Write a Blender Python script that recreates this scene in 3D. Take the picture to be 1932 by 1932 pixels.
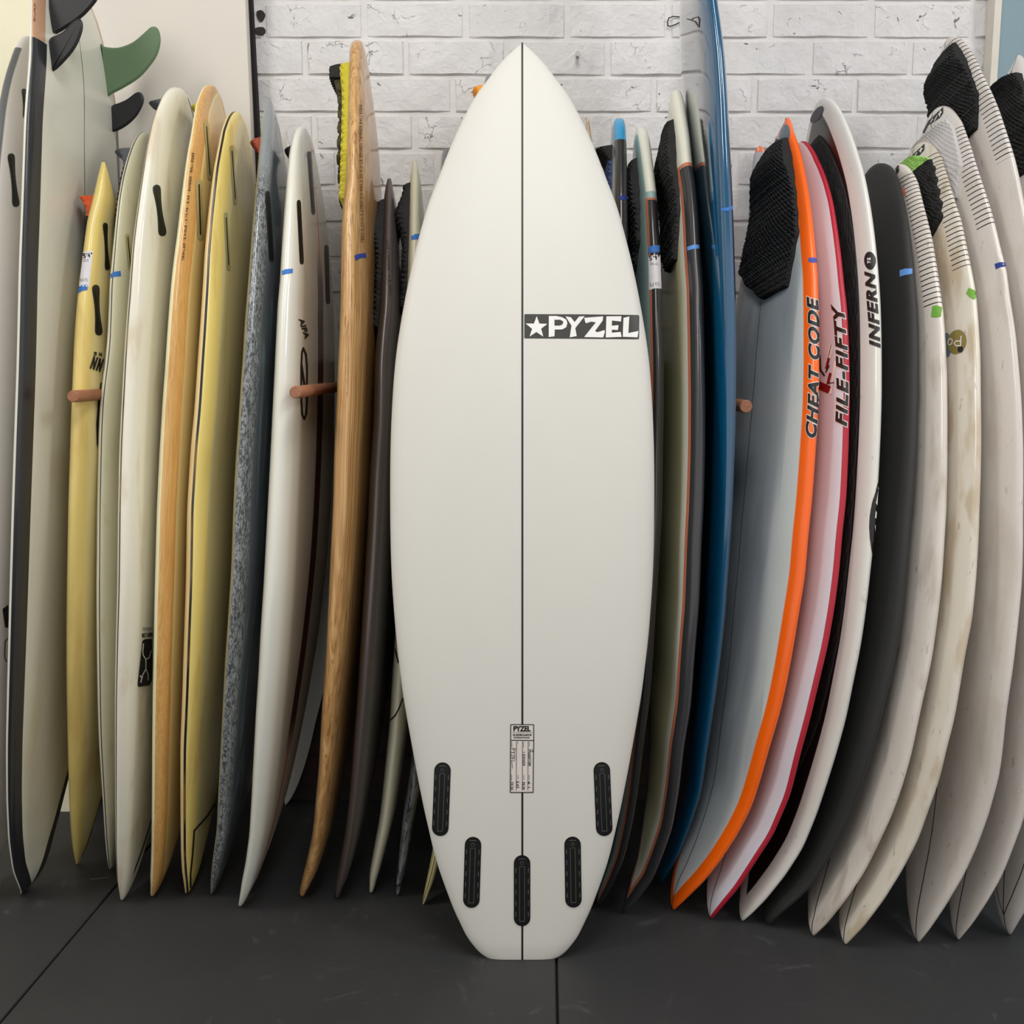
import bpy, bmesh, math, random
import numpy as np
from mathutils import Vector, geometry
from mathutils.bvhtree import BVHTree
from mathutils.interpolate import poly_3d_calc

for _o in list(bpy.data.objects):
    bpy.data.objects.remove(_o, do_unlink=True)
SC = bpy.context.scene
COL = SC.collection
rnd = random.Random(7)

# ------------------------------------------------------------------ camera, light, exposure
CAM_H = 1.13
PITCH = math.radians(8.1)
F = 1932.0
cd = bpy.data.cameras.new('camera'); cam = bpy.data.objects.new('camera', cd); COL.objects.link(cam)
cam.location = (0, 0, CAM_H); cam.rotation_euler = (math.radians(90) - PITCH, 0, 0)
cd.sensor_width = 36; cd.lens = 36.0; cd.clip_start = 0.05
SC.camera = cam
W = bpy.data.worlds.new('world'); SC.world = W; W.use_nodes = True
W.node_tree.nodes['Background'].inputs[0].default_value = (1.0, 0.975, 0.935, 1)
W.node_tree.nodes['Background'].inputs[1].default_value = 0.74


def area(name, loc, tgt, sx, sy, power, color):
    d = bpy.data.lights.new(name, 'AREA'); d.shape = 'RECTANGLE'; d.size = sx; d.size_y = sy
    d.energy = power; d.color = color
    o = bpy.data.objects.new(name, d); COL.objects.link(o); o.location = loc
    o.rotation_euler = (Vector(tgt) - Vector(loc)).to_track_quat('-Z', 'Y').to_euler()
    return o


area('ceiling_lamp_centre', (0.1, 1.05, 2.95), (0.1, 1.35, 0.9), 0.5, 1.6, 28, (1.0, 0.985, 0.96))
area('ceiling_lamp_left', (-1.7, 1.0, 2.95), (-1.3, 1.5, 0.9), 0.5, 1.6, 34, (1.0, 0.975, 0.90))
area('ceiling_lamp_right', (1.9, 1.0, 2.95), (1.4, 1.5, 0.9), 0.5, 1.6, 34, (0.99, 0.99, 1.0))
SC.view_settings.view_transform = 'Standard'
SC.view_settings.look = 'None'
SC.view_settings.gamma = 1.0
SC.view_settings.use_curve_mapping = False
SC.view_settings.exposure = 0.31

# ------------------------------------------------------------------ projection helpers
CP, SP_ = math.cos(PITCH), math.sin(PITCH)
WALL = 2.56


def ray(px, py):
    u = (px - 966.0) / F; v = (966.0 - py) / F
    d = Vector((u, CP + v * SP_, -SP_ + v * CP))
    return d.normalized()


def on_y(px, py, y):
    d = ray(px, py); k = y / d.y
    return Vector((0, 0, CAM_H)) + d * k


def on_floor(px, py):
    d = ray(px, py); k = -CAM_H / d.z
    return Vector((0, 0, CAM_H)) + d * k


def proj(P):
    P = np.asarray(P, float)
    x = P[..., 0]; y = P[..., 1]; z = P[..., 2] - CAM_H
    dep = y * CP - z * SP_
    up = y * SP_ + z * CP
    return 966 + F * x / dep, 966 - F * up / dep, dep


# ------------------------------------------------------------------ materials
def lin(c):
    return tuple(((v / 255.0) / 12.92 if v / 255.0 <= 0.04045 else ((v / 255.0 + 0.055) / 1.055) ** 2.4) for v in c) + (1.0,)


class NT:
    def __init__(s, name):
        s.m = bpy.data.materials.new(name); s.m.use_nodes = True
        s.t = s.m.node_tree; s.b = s.t.nodes['Principled BSDF']

    def n(s, t, **k):
        nd = s.t.nodes.new(t)
        for a, v in k.items():
            setattr(nd, a, v)
        return nd

    def l(s, a, b):
        s.t.links.new(a, b)

    def math(s, op, a, b=None, c=None):
        nd = s.n('ShaderNodeMath', operation=op)
        for i, v in enumerate((a, b, c)):
            if v is None: continue
            if isinstance(v, (int, float)): nd.inputs[i].default_value = v
            else: s.l(v, nd.inputs[i])
        return nd.outputs[0]

    def attr(s, name):
        return s.n('ShaderNodeAttribute', attribute_name=name).outputs['Fac']

    def step(s, x, lo, hi, soft):
        nd = s.n('ShaderNodeMapRange', interpolation_type='SMOOTHSTEP')
        s.l(x, nd.inputs[0]); nd.inputs[1].default_value = lo; nd.inputs[2].default_value = hi
        return nd.outputs[0]

    def band(s, x, lo, hi, soft):
        r = []
        if lo is not None and lo > -90:
            r.append(s.step(x, lo - soft, lo + soft, 0))
        if hi is not None and hi < 90:
            r.append(s.math('SUBTRACT', 1.0, s.step(x, hi - soft, hi + soft, 0)))
        return r

    def mix(s, fac, a, b):
        nd = s.n('ShaderNodeMix', data_type='RGBA')
        if isinstance(fac, (int, float)): nd.inputs[0].default_value = fac
        else: s.l(fac, nd.inputs[0])
        for i, v in ((6, a), (7, b)):
            if isinstance(v, tuple): nd.inputs[i].default_value = v
            else: s.l(v, nd.inputs[i])
        return nd.outputs[2]


def simple(name, c, rough=0.5, coat=0.0, noise=0.06, nscale=30, bump=0.0, metallic=0.0, bscale=200):
    k = NT(name); base = lin(c)
    tc = k.n('ShaderNodeTexCoord')
    nz = k.n('ShaderNodeTexNoise'); nz.inputs['Scale'].default_value = nscale; nz.inputs['Detail'].default_value = 4
    k.l(tc.outputs['Object'], nz.inputs['Vector'])
    d = tuple(max(0, v * (1 - noise * 2)) for v in base[:3]) + (1,)
    k.l(k.mix(nz.outputs[0], d, tuple(min(1, v * (1 + noise)) for v in base[:3]) + (1,)), k.b.inputs['Base Color'])
    k.b.inputs['Roughness'].default_value = rough; k.b.inputs['Metallic'].default_value = metallic
    k.b.inputs['Coat Weight'].default_value = coat; k.b.inputs['Coat Roughness'].default_value = 0.08
    if bump:
        n2 = k.n('ShaderNodeTexNoise'); n2.inputs['Scale'].default_value = bscale; n2.inputs['Detail'].default_value = 3
        k.l(tc.outputs['Object'], n2.inputs['Vector'])
        b = k.n('ShaderNodeBump'); b.inputs['Strength'].default_value = bump; b.inputs['Distance'].default_value = 0.004
        k.l(n2.outputs[0], b.inputs['Height']); k.l(b.outputs[0], k.b.inputs['Normal'])
    return k.m


def board_mat(name, base, layers, rough=0.35, coat=0.35, grain=None, tint=0.04):
    """layers: dict(c=, arc=(lo,hi), len=(lo,hi), lat=(lo,hi), soft=, noise=(scale_across, scale_along, thresh, soft), stripes=(period, duty), fac=)"""
    k = NT(name)
    arc = k.attr('arc'); ln = k.attr('len'); lat = k.attr('lat')
    cv = k.n('ShaderNodeCombineXYZ')
    k.l(arc, cv.inputs[0]); k.l(ln, cv.inputs[1]); k.l(lat, cv.inputs[2])

    def noise(sx, sy, det=4, dist=0.0, off=0.0):
        mp = k.n('ShaderNodeMapping'); mp.inputs['Scale'].default_value = (sx, sy, sx)
        mp.inputs['Location'].default_value = (off, off * 1.7, off)
        k.l(cv.outputs[0], mp.inputs[0])
        nz = k.n('ShaderNodeTexNoise'); nz.inputs['Scale'].default_value = 1.0
        nz.inputs['Detail'].default_value = det; nz.inputs['Distortion'].default_value = dist
        k.l(mp.outputs[0], nz.inputs['Vector'])
        return nz.outputs[0]
    b = lin(base)
    dk = tuple(v * (1 - tint * 2.2) for v in b[:3]) + (1,)
    col = k.mix(noise(7, 3, off=rnd.random() * 9), dk, tuple(min(1, v * (1 + tint)) for v in b[:3]) + (1,))
    for L in layers:
        fs = []
        soft = L.get('soft', 0.0006)
        if 'arc' in L: fs += k.band(arc, L['arc'][0], L['arc'][1], soft)
        if 'len' in L: fs += k.band(ln, L['len'][0], L['len'][1], L.get('lsoft', 0.001))
        if 'lat' in L: fs += k.band(lat, L['lat'][0], L['lat'][1], soft)
        if 'noise' in L:
            sx, sy, th, sf = L['noise']
            nz = noise(sx, sy, 6, L.get('dist', 0.3), off=rnd.random() * 20)
            fs.append(k.step(nz, th - sf, th + sf, 0))
        if 'stripes' in L:
            per, duty = L['stripes']
            fr = k.math('FRACT', k.math('DIVIDE', ln, per))
            fs.append(k.math('LESS_THAN', fr, duty))
        f = None
        for x in fs:
            f = x if f is None else k.math('MULTIPLY', f, x)
        if 'fac' in L: f = k.math('MULTIPLY', f, L['fac']) if f is not None else L['fac']
        cc = lin(L['c'])
        if 'c2' in L:
            sx, sy = L.get('g', (220, 6))
            cc = k.mix(k.step(noise(sx, sy, 5, 1.2, off=rnd.random() * 9), 0.35, 0.65, 0), lin(L['c']), lin(L['c2']))
        col = k.mix(f if f is not None else 1.0, col, cc)
    k.l(col, k.b.inputs['Base Color'])
    k.b.inputs['Roughness'].default_value = rough
    k.b.inputs['Coat Weight'].default_value = coat; k.b.inputs['Coat Roughness'].default_value = 0.07
    return k.m


M = {}


def mat(key, *a, **k):
    if key not in M: M[key] = simple(key, *a, **k)
    return M[key]


mat('black_ink', (24, 23, 22), 0.45)
mat('logo_charcoal', (44, 42, 38), 0.45)
mat('white_ink', (236, 234, 232), 0.45)
mat('blue_tape', (58, 118, 196), 0.75, nscale=60)
mat('light_blue_tape', (98, 150, 222), 0.75)
mat('navy_tape', (38, 58, 140), 0.75)
mat('purple_tape', (78, 86, 170), 0.75)
mat('green_tape', (112, 168, 62), 0.75)
mat('paper', (232, 230, 236), 0.8)
mat('pencil', (150, 148, 150), 0.8)
mat('faint_ink', (96, 72, 48), 0.8)
mat('box_black', (16, 17, 17), 0.32, bump=0.0)
mat('slot_black', (4, 4, 4), 0.4)
mat('box_edge', (88, 90, 92), 0.4)
mat('pad_black', (17, 17, 18), 0.75, bump=0.3)
mat('pad_grey', (92, 95, 102), 0.7)
mat('pad_white', (200, 196, 196), 0.6)
mat('pad_yellow', (196, 182, 40), 0.6)
mat('pad_lime', (182, 226, 130), 0.6)
mat('pad_orange', (226, 92, 40), 0.6)
mat('pad_amber', (228, 150, 44), 0.6)
mat('pad_red', (150, 60, 44), 0.6)
mat('pad_blue', (22, 50, 98), 0.5)
mat('pad_dark_yellow', (62, 58, 24), 0.7)
mat('fin_black', (28, 29, 33), 0.5)
mat('fin_green', (98, 124, 92), 0.45)
mat('plug_black', (20, 20, 20), 0.45, bump=0.2)
mat('salmon', (236, 120, 104), 0.5)
mat('clear_plug', (186, 178, 128), 0.25, coat=0.5)


def mesh_obj(name, V, Fc, m, parent=None, origin=None, smooth=False, attrs=None):
    me = bpy.data.meshes.new(name)
    V = np.asarray(V, float)
    if parent is not None and origin is None: origin = parent.get('_o', (0, 0, 0))
    o0 = np.array(origin if origin is not None else (0, 0, 0), float)
    me.from_pydata((V - o0).tolist(), [], [tuple(int(i) for i in f) for f in Fc])
    if attrs:
        for k, a in attrs.items():
            at = me.attributes.new(k, 'FLOAT', 'POINT'); at.data.foreach_set('value', np.asarray(a, np.float32))
    if smooth: me.polygons.foreach_set('use_smooth', [True] * len(me.polygons))
    ms = m if isinstance(m, (list, tuple)) else [m]
    for x in ms: me.materials.append(x)
    me.update()
    o = bpy.data.objects.new(name, me); COL.objects.link(o)
    if parent is not None: o.parent = parent
    else: o.location = o0.tolist()
    return o


def box_vf(x0, x1, y0, y1, z0, z1):
    V = [(x0, y0, z0), (x1, y0, z0), (x1, y1, z0), (x0, y1, z0), (x0, y0, z1), (x1, y0, z1), (x1, y1, z1), (x0, y1, z1)]
    Fc = [(3, 2, 1, 0), (4, 5, 6, 7), (0, 1, 5, 4), (1, 2, 6, 5), (2, 3, 7, 6), (3, 0, 4, 7)]
    return V, Fc


def root(name, loc, label, cat, group=None, kind=None):
    o = bpy.data.objects.new(name, None); COL.objects.link(o); o.location = tuple(loc)
    o['_o'] = [float(v) for v in loc]
    o['label'] = label; o['category'] = cat
    if group: o['group'] = group
    if kind: o['kind'] = kind
    return o


# ------------------------------------------------------------------ setting: floor
fm = NT('charcoal_concrete')
tc = fm.n('ShaderNodeTexCoord')
n1 = fm.n('ShaderNodeTexNoise'); n1.inputs['Scale'].default_value = 2.2; n1.inputs['Detail'].default_value = 8; n1.inputs['Roughness'].default_value = 0.65
n2 = fm.n('ShaderNodeTexNoise'); n2.inputs['Scale'].default_value = 7; n2.inputs['Detail'].default_value = 6; n2.inputs['Distortion'].default_value = 2.5
n3 = fm.n('ShaderNodeTexNoise'); n3.inputs['Scale'].default_value = 220; n3.inputs['Detail'].default_value = 2
for q in (n1, n2, n3): fm.l(tc.outputs['Object'], q.inputs['Vector'])
c = fm.mix(n1.outputs[0], lin((32, 32, 34)), lin((56, 56, 57)))
c = fm.mix(fm.math('MULTIPLY', fm.step(n2.outputs[0], 0.62, 0.80, 0), 0.35), c, lin((104, 104, 106)))
c = fm.mix(fm.math('MULTIPLY', fm.step(n3.outputs[0], 0.66, 0.76, 0), 0.3), c, lin((110, 110, 108)))
fm.l(c, fm.b.inputs['Base Color']); fm.b.inputs['Roughness'].default_value = 0.62
bp = fm.n('ShaderNodeBump'); bp.inputs['Strength'].default_value = 0.25; bp.inputs['Distance'].default_value = 0.002
fm.l(n3.outputs[0], bp.inputs['Height']); fm.l(bp.outputs[0], fm.b.inputs['Normal'])
joint_m = simple('joint_dark', (14, 14, 14), 0.9)
V, Fc = box_vf(-4, 4, -2.5, WALL + 0.1, -0.12, -0.012)
floor = mesh_obj('floor', V, Fc, joint_m); floor['kind'] = 'structure'
a1, a2 = on_floor(20, 1905), on_floor(215, 1675)
dj = (a2 - a1) / (a2.y - a1.y)
jx = lambda y: a1.x + dj.x * (y - a1.y)
b1, b2 = on_floor(1052, 1930), on_floor(1050, 1815)
db = (b2 - b1) / (b2.y - b1.y)
kx = lambda y: b1.x + db.x * (y - b1.y)
YN, YF = -2.5, WALL + 0.1
g = 0.0022


def slab(xl0, xl1, xr0, xr1):
    # corners near (y=YN) and far (y=YF)
    V = [(xl0, YN, -0.012), (xr0, YN, -0.012), (xr1, YF, -0.012), (xl1, YF, -0.012)]
    bv = 0.002
    V += [(xl0, YN, -bv), (xr0, YN, -bv), (xr1, YF, -bv), (xl1, YF, -bv)]
    V += [(xl0 + bv, YN + bv, 0), (xr0 - bv, YN + bv, 0), (xr1 - bv, YF - bv, 0), (xl1 + bv, YF - bv, 0)]
    Fc = [(0, 1, 5, 4), (1, 2, 6, 5), (2, 3, 7, 6), (3, 0, 4, 7), (4, 5, 9, 8), (5, 6, 10, 9), (6, 7, 11, 10), (7, 4, 8, 11), (8, 9, 10, 11)]
    mesh_obj('slab', V, Fc, fm.m, floor)


slab(-4, -4, jx(YN) - g, jx(YF) - g)
slab(jx(YN) + g, jx(YF) + g, kx(YN) - g, kx(YF) - g)
slab(kx(YN) + g, kx(YF) + g, 4, 4)

# ------------------------------------------------------------------ setting: brick wall
bk = NT('white_painted_brick')
tc = bk.n('ShaderNodeTexCoord'); oi = bk.n('ShaderNodeObjectInfo')
vm = bk.n('ShaderNodeVectorMath', operation='ADD'); bk.l(tc.outputs['Object'], vm.inputs[0])
sc_ = bk.n('ShaderNodeVectorMath', operation='SCALE'); bk.l(oi.outputs['Location'], sc_.inputs[0]); sc_.inputs['Scale'].default_value = 3.7
bk.l(sc_.outputs[0], vm.inputs[1])
na = bk.n('ShaderNodeTexNoise'); na.inputs['Scale'].default_value = 55; na.inputs['Detail'].default_value = 5; na.inputs['Distortion'].default_value = 0.8
nb = bk.n('ShaderNodeTexNoise'); nb.inputs['Scale'].default_value = 13; nb.inputs['Detail'].default_value = 3
nc = bk.n('ShaderNodeTexVoronoi'); nc.inputs['Scale'].default_value = 24; nc.feature = 'DISTANCE_TO_EDGE'
nd_ = bk.n('ShaderNodeTexNoise'); nd_.inputs['Scale'].default_value = 30; nd_.inputs['Detail'].default_value = 7; nd_.inputs['Distortion'].default_value = 1.5
for q in (na, nb, nd_): bk.l(vm.outputs[0], q.inputs['Vector'])
wv = bk.n('ShaderNodeVectorMath', operation='ADD'); bk.l(vm.outputs[0], wv.inputs[0])
ws = bk.n('ShaderNodeVectorMath', operation='SCALE'); bk.l(na.outputs['Color'], ws.inputs[0]); ws.inputs['Scale'].default_value = 0.03
bk.l(ws.outputs[0], wv.inputs[1]); bk.l(wv.outputs[0], nc.inputs['Vector'])
cw = bk.mix(nb.outputs[0], lin((203, 201, 201)), lin((230, 228, 229)))
crack = bk.math('SUBTRACT', 1.0, bk.step(nc.outputs['Distance'], 0.0, 0.018, 0))
chips = bk.step(nd_.outputs[0], 0.695, 0.745, 0)
dirt = bk.math('MULTIPLY', bk.math('MULTIPLY', crack, bk.step(nb.outputs[0], 0.58, 0.68, 0)), 0.5)
cw = bk.mix(dirt, cw, lin((120, 112, 108)))
cw = bk.mix(bk.math('MULTIPLY', chips, 0.75), cw, lin((70, 60, 58)))
bk.l(cw, bk.b.inputs['Base Color']); bk.b.inputs['Roughness'].default_value = 0.5
h = bk.math('ADD', bk.math('MULTIPLY', na.outputs[0], 0.35), bk.math('MULTIPLY', nb.outputs[0], 1.0))
h = bk.math('SUBTRACT', h, bk.math('MULTIPLY', dirt, 0.6))
h = bk.math('SUBTRACT', h, bk.math('MULTIPLY', chips, 0.5))
bp = bk.n('ShaderNodeBump'); bp.inputs['Strength'].default_value = 1.0; bp.inputs['Distance'].default_value = 0.008
bk.l(h, bp.inputs['Height']); bk.l(bp.outputs[0], bk.b.inputs['Normal'])
mortar_m = simple('painted_mortar', (222, 219, 218), 0.6, nscale=40, bump=0.5, bscale=60)
dark_brick = simple('dark_lower_brick', (58, 40, 36), 0.85, noise=0.3, nscale=25, bump=0.5, bscale=80)  # darker brown-red colour for the lower courses
V, Fc = box_vf(-3.2, 3.2, WALL + 0.0055, WALL + 0.2, 0, 3.0)
wall = mesh_obj('wall_back', V, Fc, mortar_m); wall['kind'] = 'structure'


def brick_mesh(L, m, seed):
    r = random.Random(seed); H = 0.0785; nx = 6; D = 0.03
    V = []; Fc = []
    xs = [-L / 2 + L * i / nx for i in range(nx + 1)]
    # front outline grid: rows bottom bevel, bottom, top, top bevel
    for i, x in enumerate(xs):
        e = 0.0035 if i in (0, nx) else 0
        wob = lambda a: (r.random() - 0.5) * a
        xb = x + (0.004 if i == 0 else (-0.004 if i == nx else 0))
        V += [(x + wob(.001), 0.008, -H / 2 + wob(.0022)), (xb, -0.001 + e + wob(.0012), -H / 2 + 0.004 + wob(.002)),
              (xb, -0.001 + e + wob(.0012), H / 2 - 0.004 + wob(.002)), (x + wob(.001), 0.008, H / 2 + wob(.0022)),
              (x, D, -H / 2), (x, D, H / 2)]
    for i in range(nx):
        a = i * 6; b = a + 6
        Fc += [(a, b, b + 1, a + 1), (a + 1, b + 1, b + 2, a + 2), (a + 2, b + 2, b + 3, a + 3), (a + 4, b + 4, b, a), (a + 3, b + 3, b + 5, a + 5)]
    for a, s in ((0, 1), (nx * 6, -1)):
        q = (a, a + 1, a + 2, a + 3, a + 5, a + 4)
        Fc.append(q if s > 0 else q[::-1])
    me = bpy.data.meshes.new('brick'); me.from_pydata(V, [], Fc); me.materials.append(m); me.update()
    return me


BR = {}


def add_brick(xa, xb, zc, m, mk):
    L = round((xb - xa) * 200) / 200.0
    key = (L, mk, rnd.randrange(3))
    if key not in BR: BR[key] = brick_mesh(L, m, hash(key) % 999 if False else int(L * 1000) + key[2] * 7)
    o = bpy.data.objects.new('brick', BR[key]); COL.objects.link(o); o.parent = wall
    o.location = ((xa + xb) / 2 + rnd.uniform(-.001, .001), WALL + rnd.uniform(-.0015, .0015), zc + rnd.uniform(-.001, .001))


def wx(px, z):
    # x on wall plane for pixel column at height z
    dep = WALL * CP - (z - CAM_H) * SP_
    return (px - 966) / F * dep


joint_px = {0: 687, 1: 575.5, 2: 665, 3: 593.6, 4: 637, 5: 563}
zj0 = 1.897; PZ = 0.0845
for k in range(16, 23):
    zc = zj0 + PZ - PZ * k - PZ / 2
    for i_ in range(4):
        xa = -0.785 - 0.24 * (i_ + 1) + (0.12 if k % 2 else 0.0)
        add_brick(xa + 0.0038, min(xa + 0.24, -0.783) - 0.0038, zc, dark_brick, False)
for k in range(-6, 23):
    zt = zj0 + PZ - PZ * k     # top joint of row k (row 0 is between z=1.98 and 1.897)
    zc = zt - PZ / 2
    p0 = joint_px.get(k, 590 + (k % 2) * 94 + rnd.uniform(-8, 8))
    x0 = wx(p0, zc) if k < 9 else wx(p0, 1.5)
    xs = [x0 + 0.24 * i for i in range(-2, 9)]
    lo, hi = -0.78, 1.215
    xs = [v for v in xs if lo + 0.03 < v < hi - 0.03]
    xs = [lo] + xs + [hi]
    white = zc > 1.16
    for a, b in zip(xs[:-1], xs[1:]):
        j = rnd.uniform(-0.002, 0.002)
        add_brick(a + 0.0038, b - 0.0038, zc, bk.m if white else dark_brick, white)

# dark strip of mortar behind the lower courses
V, Fc = box_vf(-1.9, 1.6, WALL + 0.004, WALL + 0.008, 0.0, 1.155)
dm = mesh_obj('mortar_bed', V, Fc, simple('dark_mortar', (46, 38, 36), 0.9), wall)

# left painted panel wall, cream wall beyond, right blue wall with pale edge strip
white_wall = simple('white_wall_paint', (222, 216, 208), 0.6, noise=0.02, nscale=3)
e0 = on_y(462.5, 0, 2.50); e1 = on_y(474, 262, 2.50)
dx = (e1.x - e0.x) / (e1.z - e0.z)
px_ = lambda z: e0.x + dx * (z - e0.z)
zt, zb = 2.9, 0.52
V = []
for y in (2.50, 2.555):
    V += [(-1.55, y, zb), (px_(1.2) - 0.0, y, zb), (px_(1.2), y, 1.2), (px_(zt), y, zt), (-1.55, y, zt)]
Fc = [(0, 1, 2, 3, 4), (9, 8, 7, 6, 5)] + [(i, i + 5, (i + 1) % 5 + 5, (i + 1) % 5) for i in range(5)]
wl = mesh_obj('wall_left', V, Fc, white_wall); wl['kind'] = 'structure'
V = []
for y in (2.53, 2.556):
    V += [(px_(1.2) + 0.001, y, 0), (px_(1.2) + 0.012, y, 0), (px_(1.2) + 0.015, y, 1.2), (px_(2.0) + 0.006, y, 2.0), (px_(zt) + 0.003, y, zt), (px_(zt) + 0.001, y, zt), (px_(1.2) + 0.001, y, 1.2)]
Fc = [tuple(range(7)), tuple(range(13, 6, -1))] + [(i, i + 7, (i + 1) % 7 + 7, (i + 1) % 7) for i in range(7)]
tr = mesh_obj('shadow_gap_strip', V, Fc, simple('shadow_gap', (22, 18, 17), 0.9)); tr['kind'] = 'structure'  # near-black strip painted in as the shade between panel and bricks
cream = simple('cream_wall', (240, 234, 208), 0.65, noise=0.02, nscale=3)  # yellower wall colour left of the white panel
xl = on_y(62, 0, 2.49).x
V, Fc = box_vf(-3.2, xl, 2.49, 2.555, 0, 2.9)
o = mesh_obj('wall_far_left', V, Fc, cream); o['kind'] = 'structure'
blue_wall = simple('blue_grey_paint', (128, 152, 162), 0.6, noise=0.04, nscale=2)
xr = on_y(1884, 80, 2.52).x
V, Fc = box_vf(xr, 3.2, 2.52, 2.56, 0, 2.9)
o = mesh_obj('wall_right', V, Fc, blue_wall); o['kind'] = 'structure'
V, Fc = box_vf(xr - 0.016, xr, 2.515, 2.556, 0, 2.9)
o = mesh_obj('trim_2', V, Fc, simple('cream_edge', (214, 208, 196), 0.5)); o['kind'] = 'structure'
# ceiling
V, Fc = box_vf(-4, 4, -2.5, WALL + 0.2, 3.0, 3.1)
o = mesh_obj('ceiling', V, Fc, simple('ceiling_white', (225, 224, 220), 0.8)); o['kind'] = 'structure'


# ------------------------------------------------------------------ surfboards
NQ = 13
_u = 90 * (1 - (1 - np.linspace(0, 1, NQ)) ** 1.35)
_x = np.sin(np.radians(_u)); _x[-1] = 1.0


def section(nb=6.0, nd=3.0):
    """returns lat (1 = near rail) and nor (+ bottom, - deck) going near rail -> bottom -> far rail -> deck -> near"""
    yb = np.sqrt(np.clip(1 - _x ** nb, 0, 1)); yd = np.sqrt(np.clip(1 - _x ** nd, 0, 1))
    lat = []; nor = []
    for i in range(NQ - 1, -1, -1): lat.append(_x[i]); nor.append(yb[i] * 0.46)
    for i in range(1, NQ): lat.append(-_x[i]); nor.append(yb[i] * 0.46)
    for i in range(NQ - 2, -1, -1): lat.append(-_x[i]); nor.append(-yd[i] * 0.54)
    for i in range(1, NQ - 1): lat.append(_x[i]); nor.append(-yd[i] * 0.54)
    return np.array(lat), np.array(nor)


def outline(t, nose, tm, tailw, tailp, kind):
    f = np.zeros_like(t)
    a = t <= tm
    f[a] = np.sin(np.pi / 2 * t[a] / tm) ** nose
    u = (t[~a] - tm) / (1 - tm)
    if kind == 'pin':
        f[~a] = (1 - u ** tailp) ** 0.9
    elif kind == 'round':
        f[~a] = (1 - (1 - tailw) * u ** 2) * np.sqrt(np.clip(1 - u ** tailp, 0, 1))
    else:
        f[~a] = (1 - (1 - tailw) * u ** 2) * np.clip(1 - u ** 60, 0, 1) ** 0.35
        f[~a] = np.maximum(f[~a], 0.0)
    return f


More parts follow.
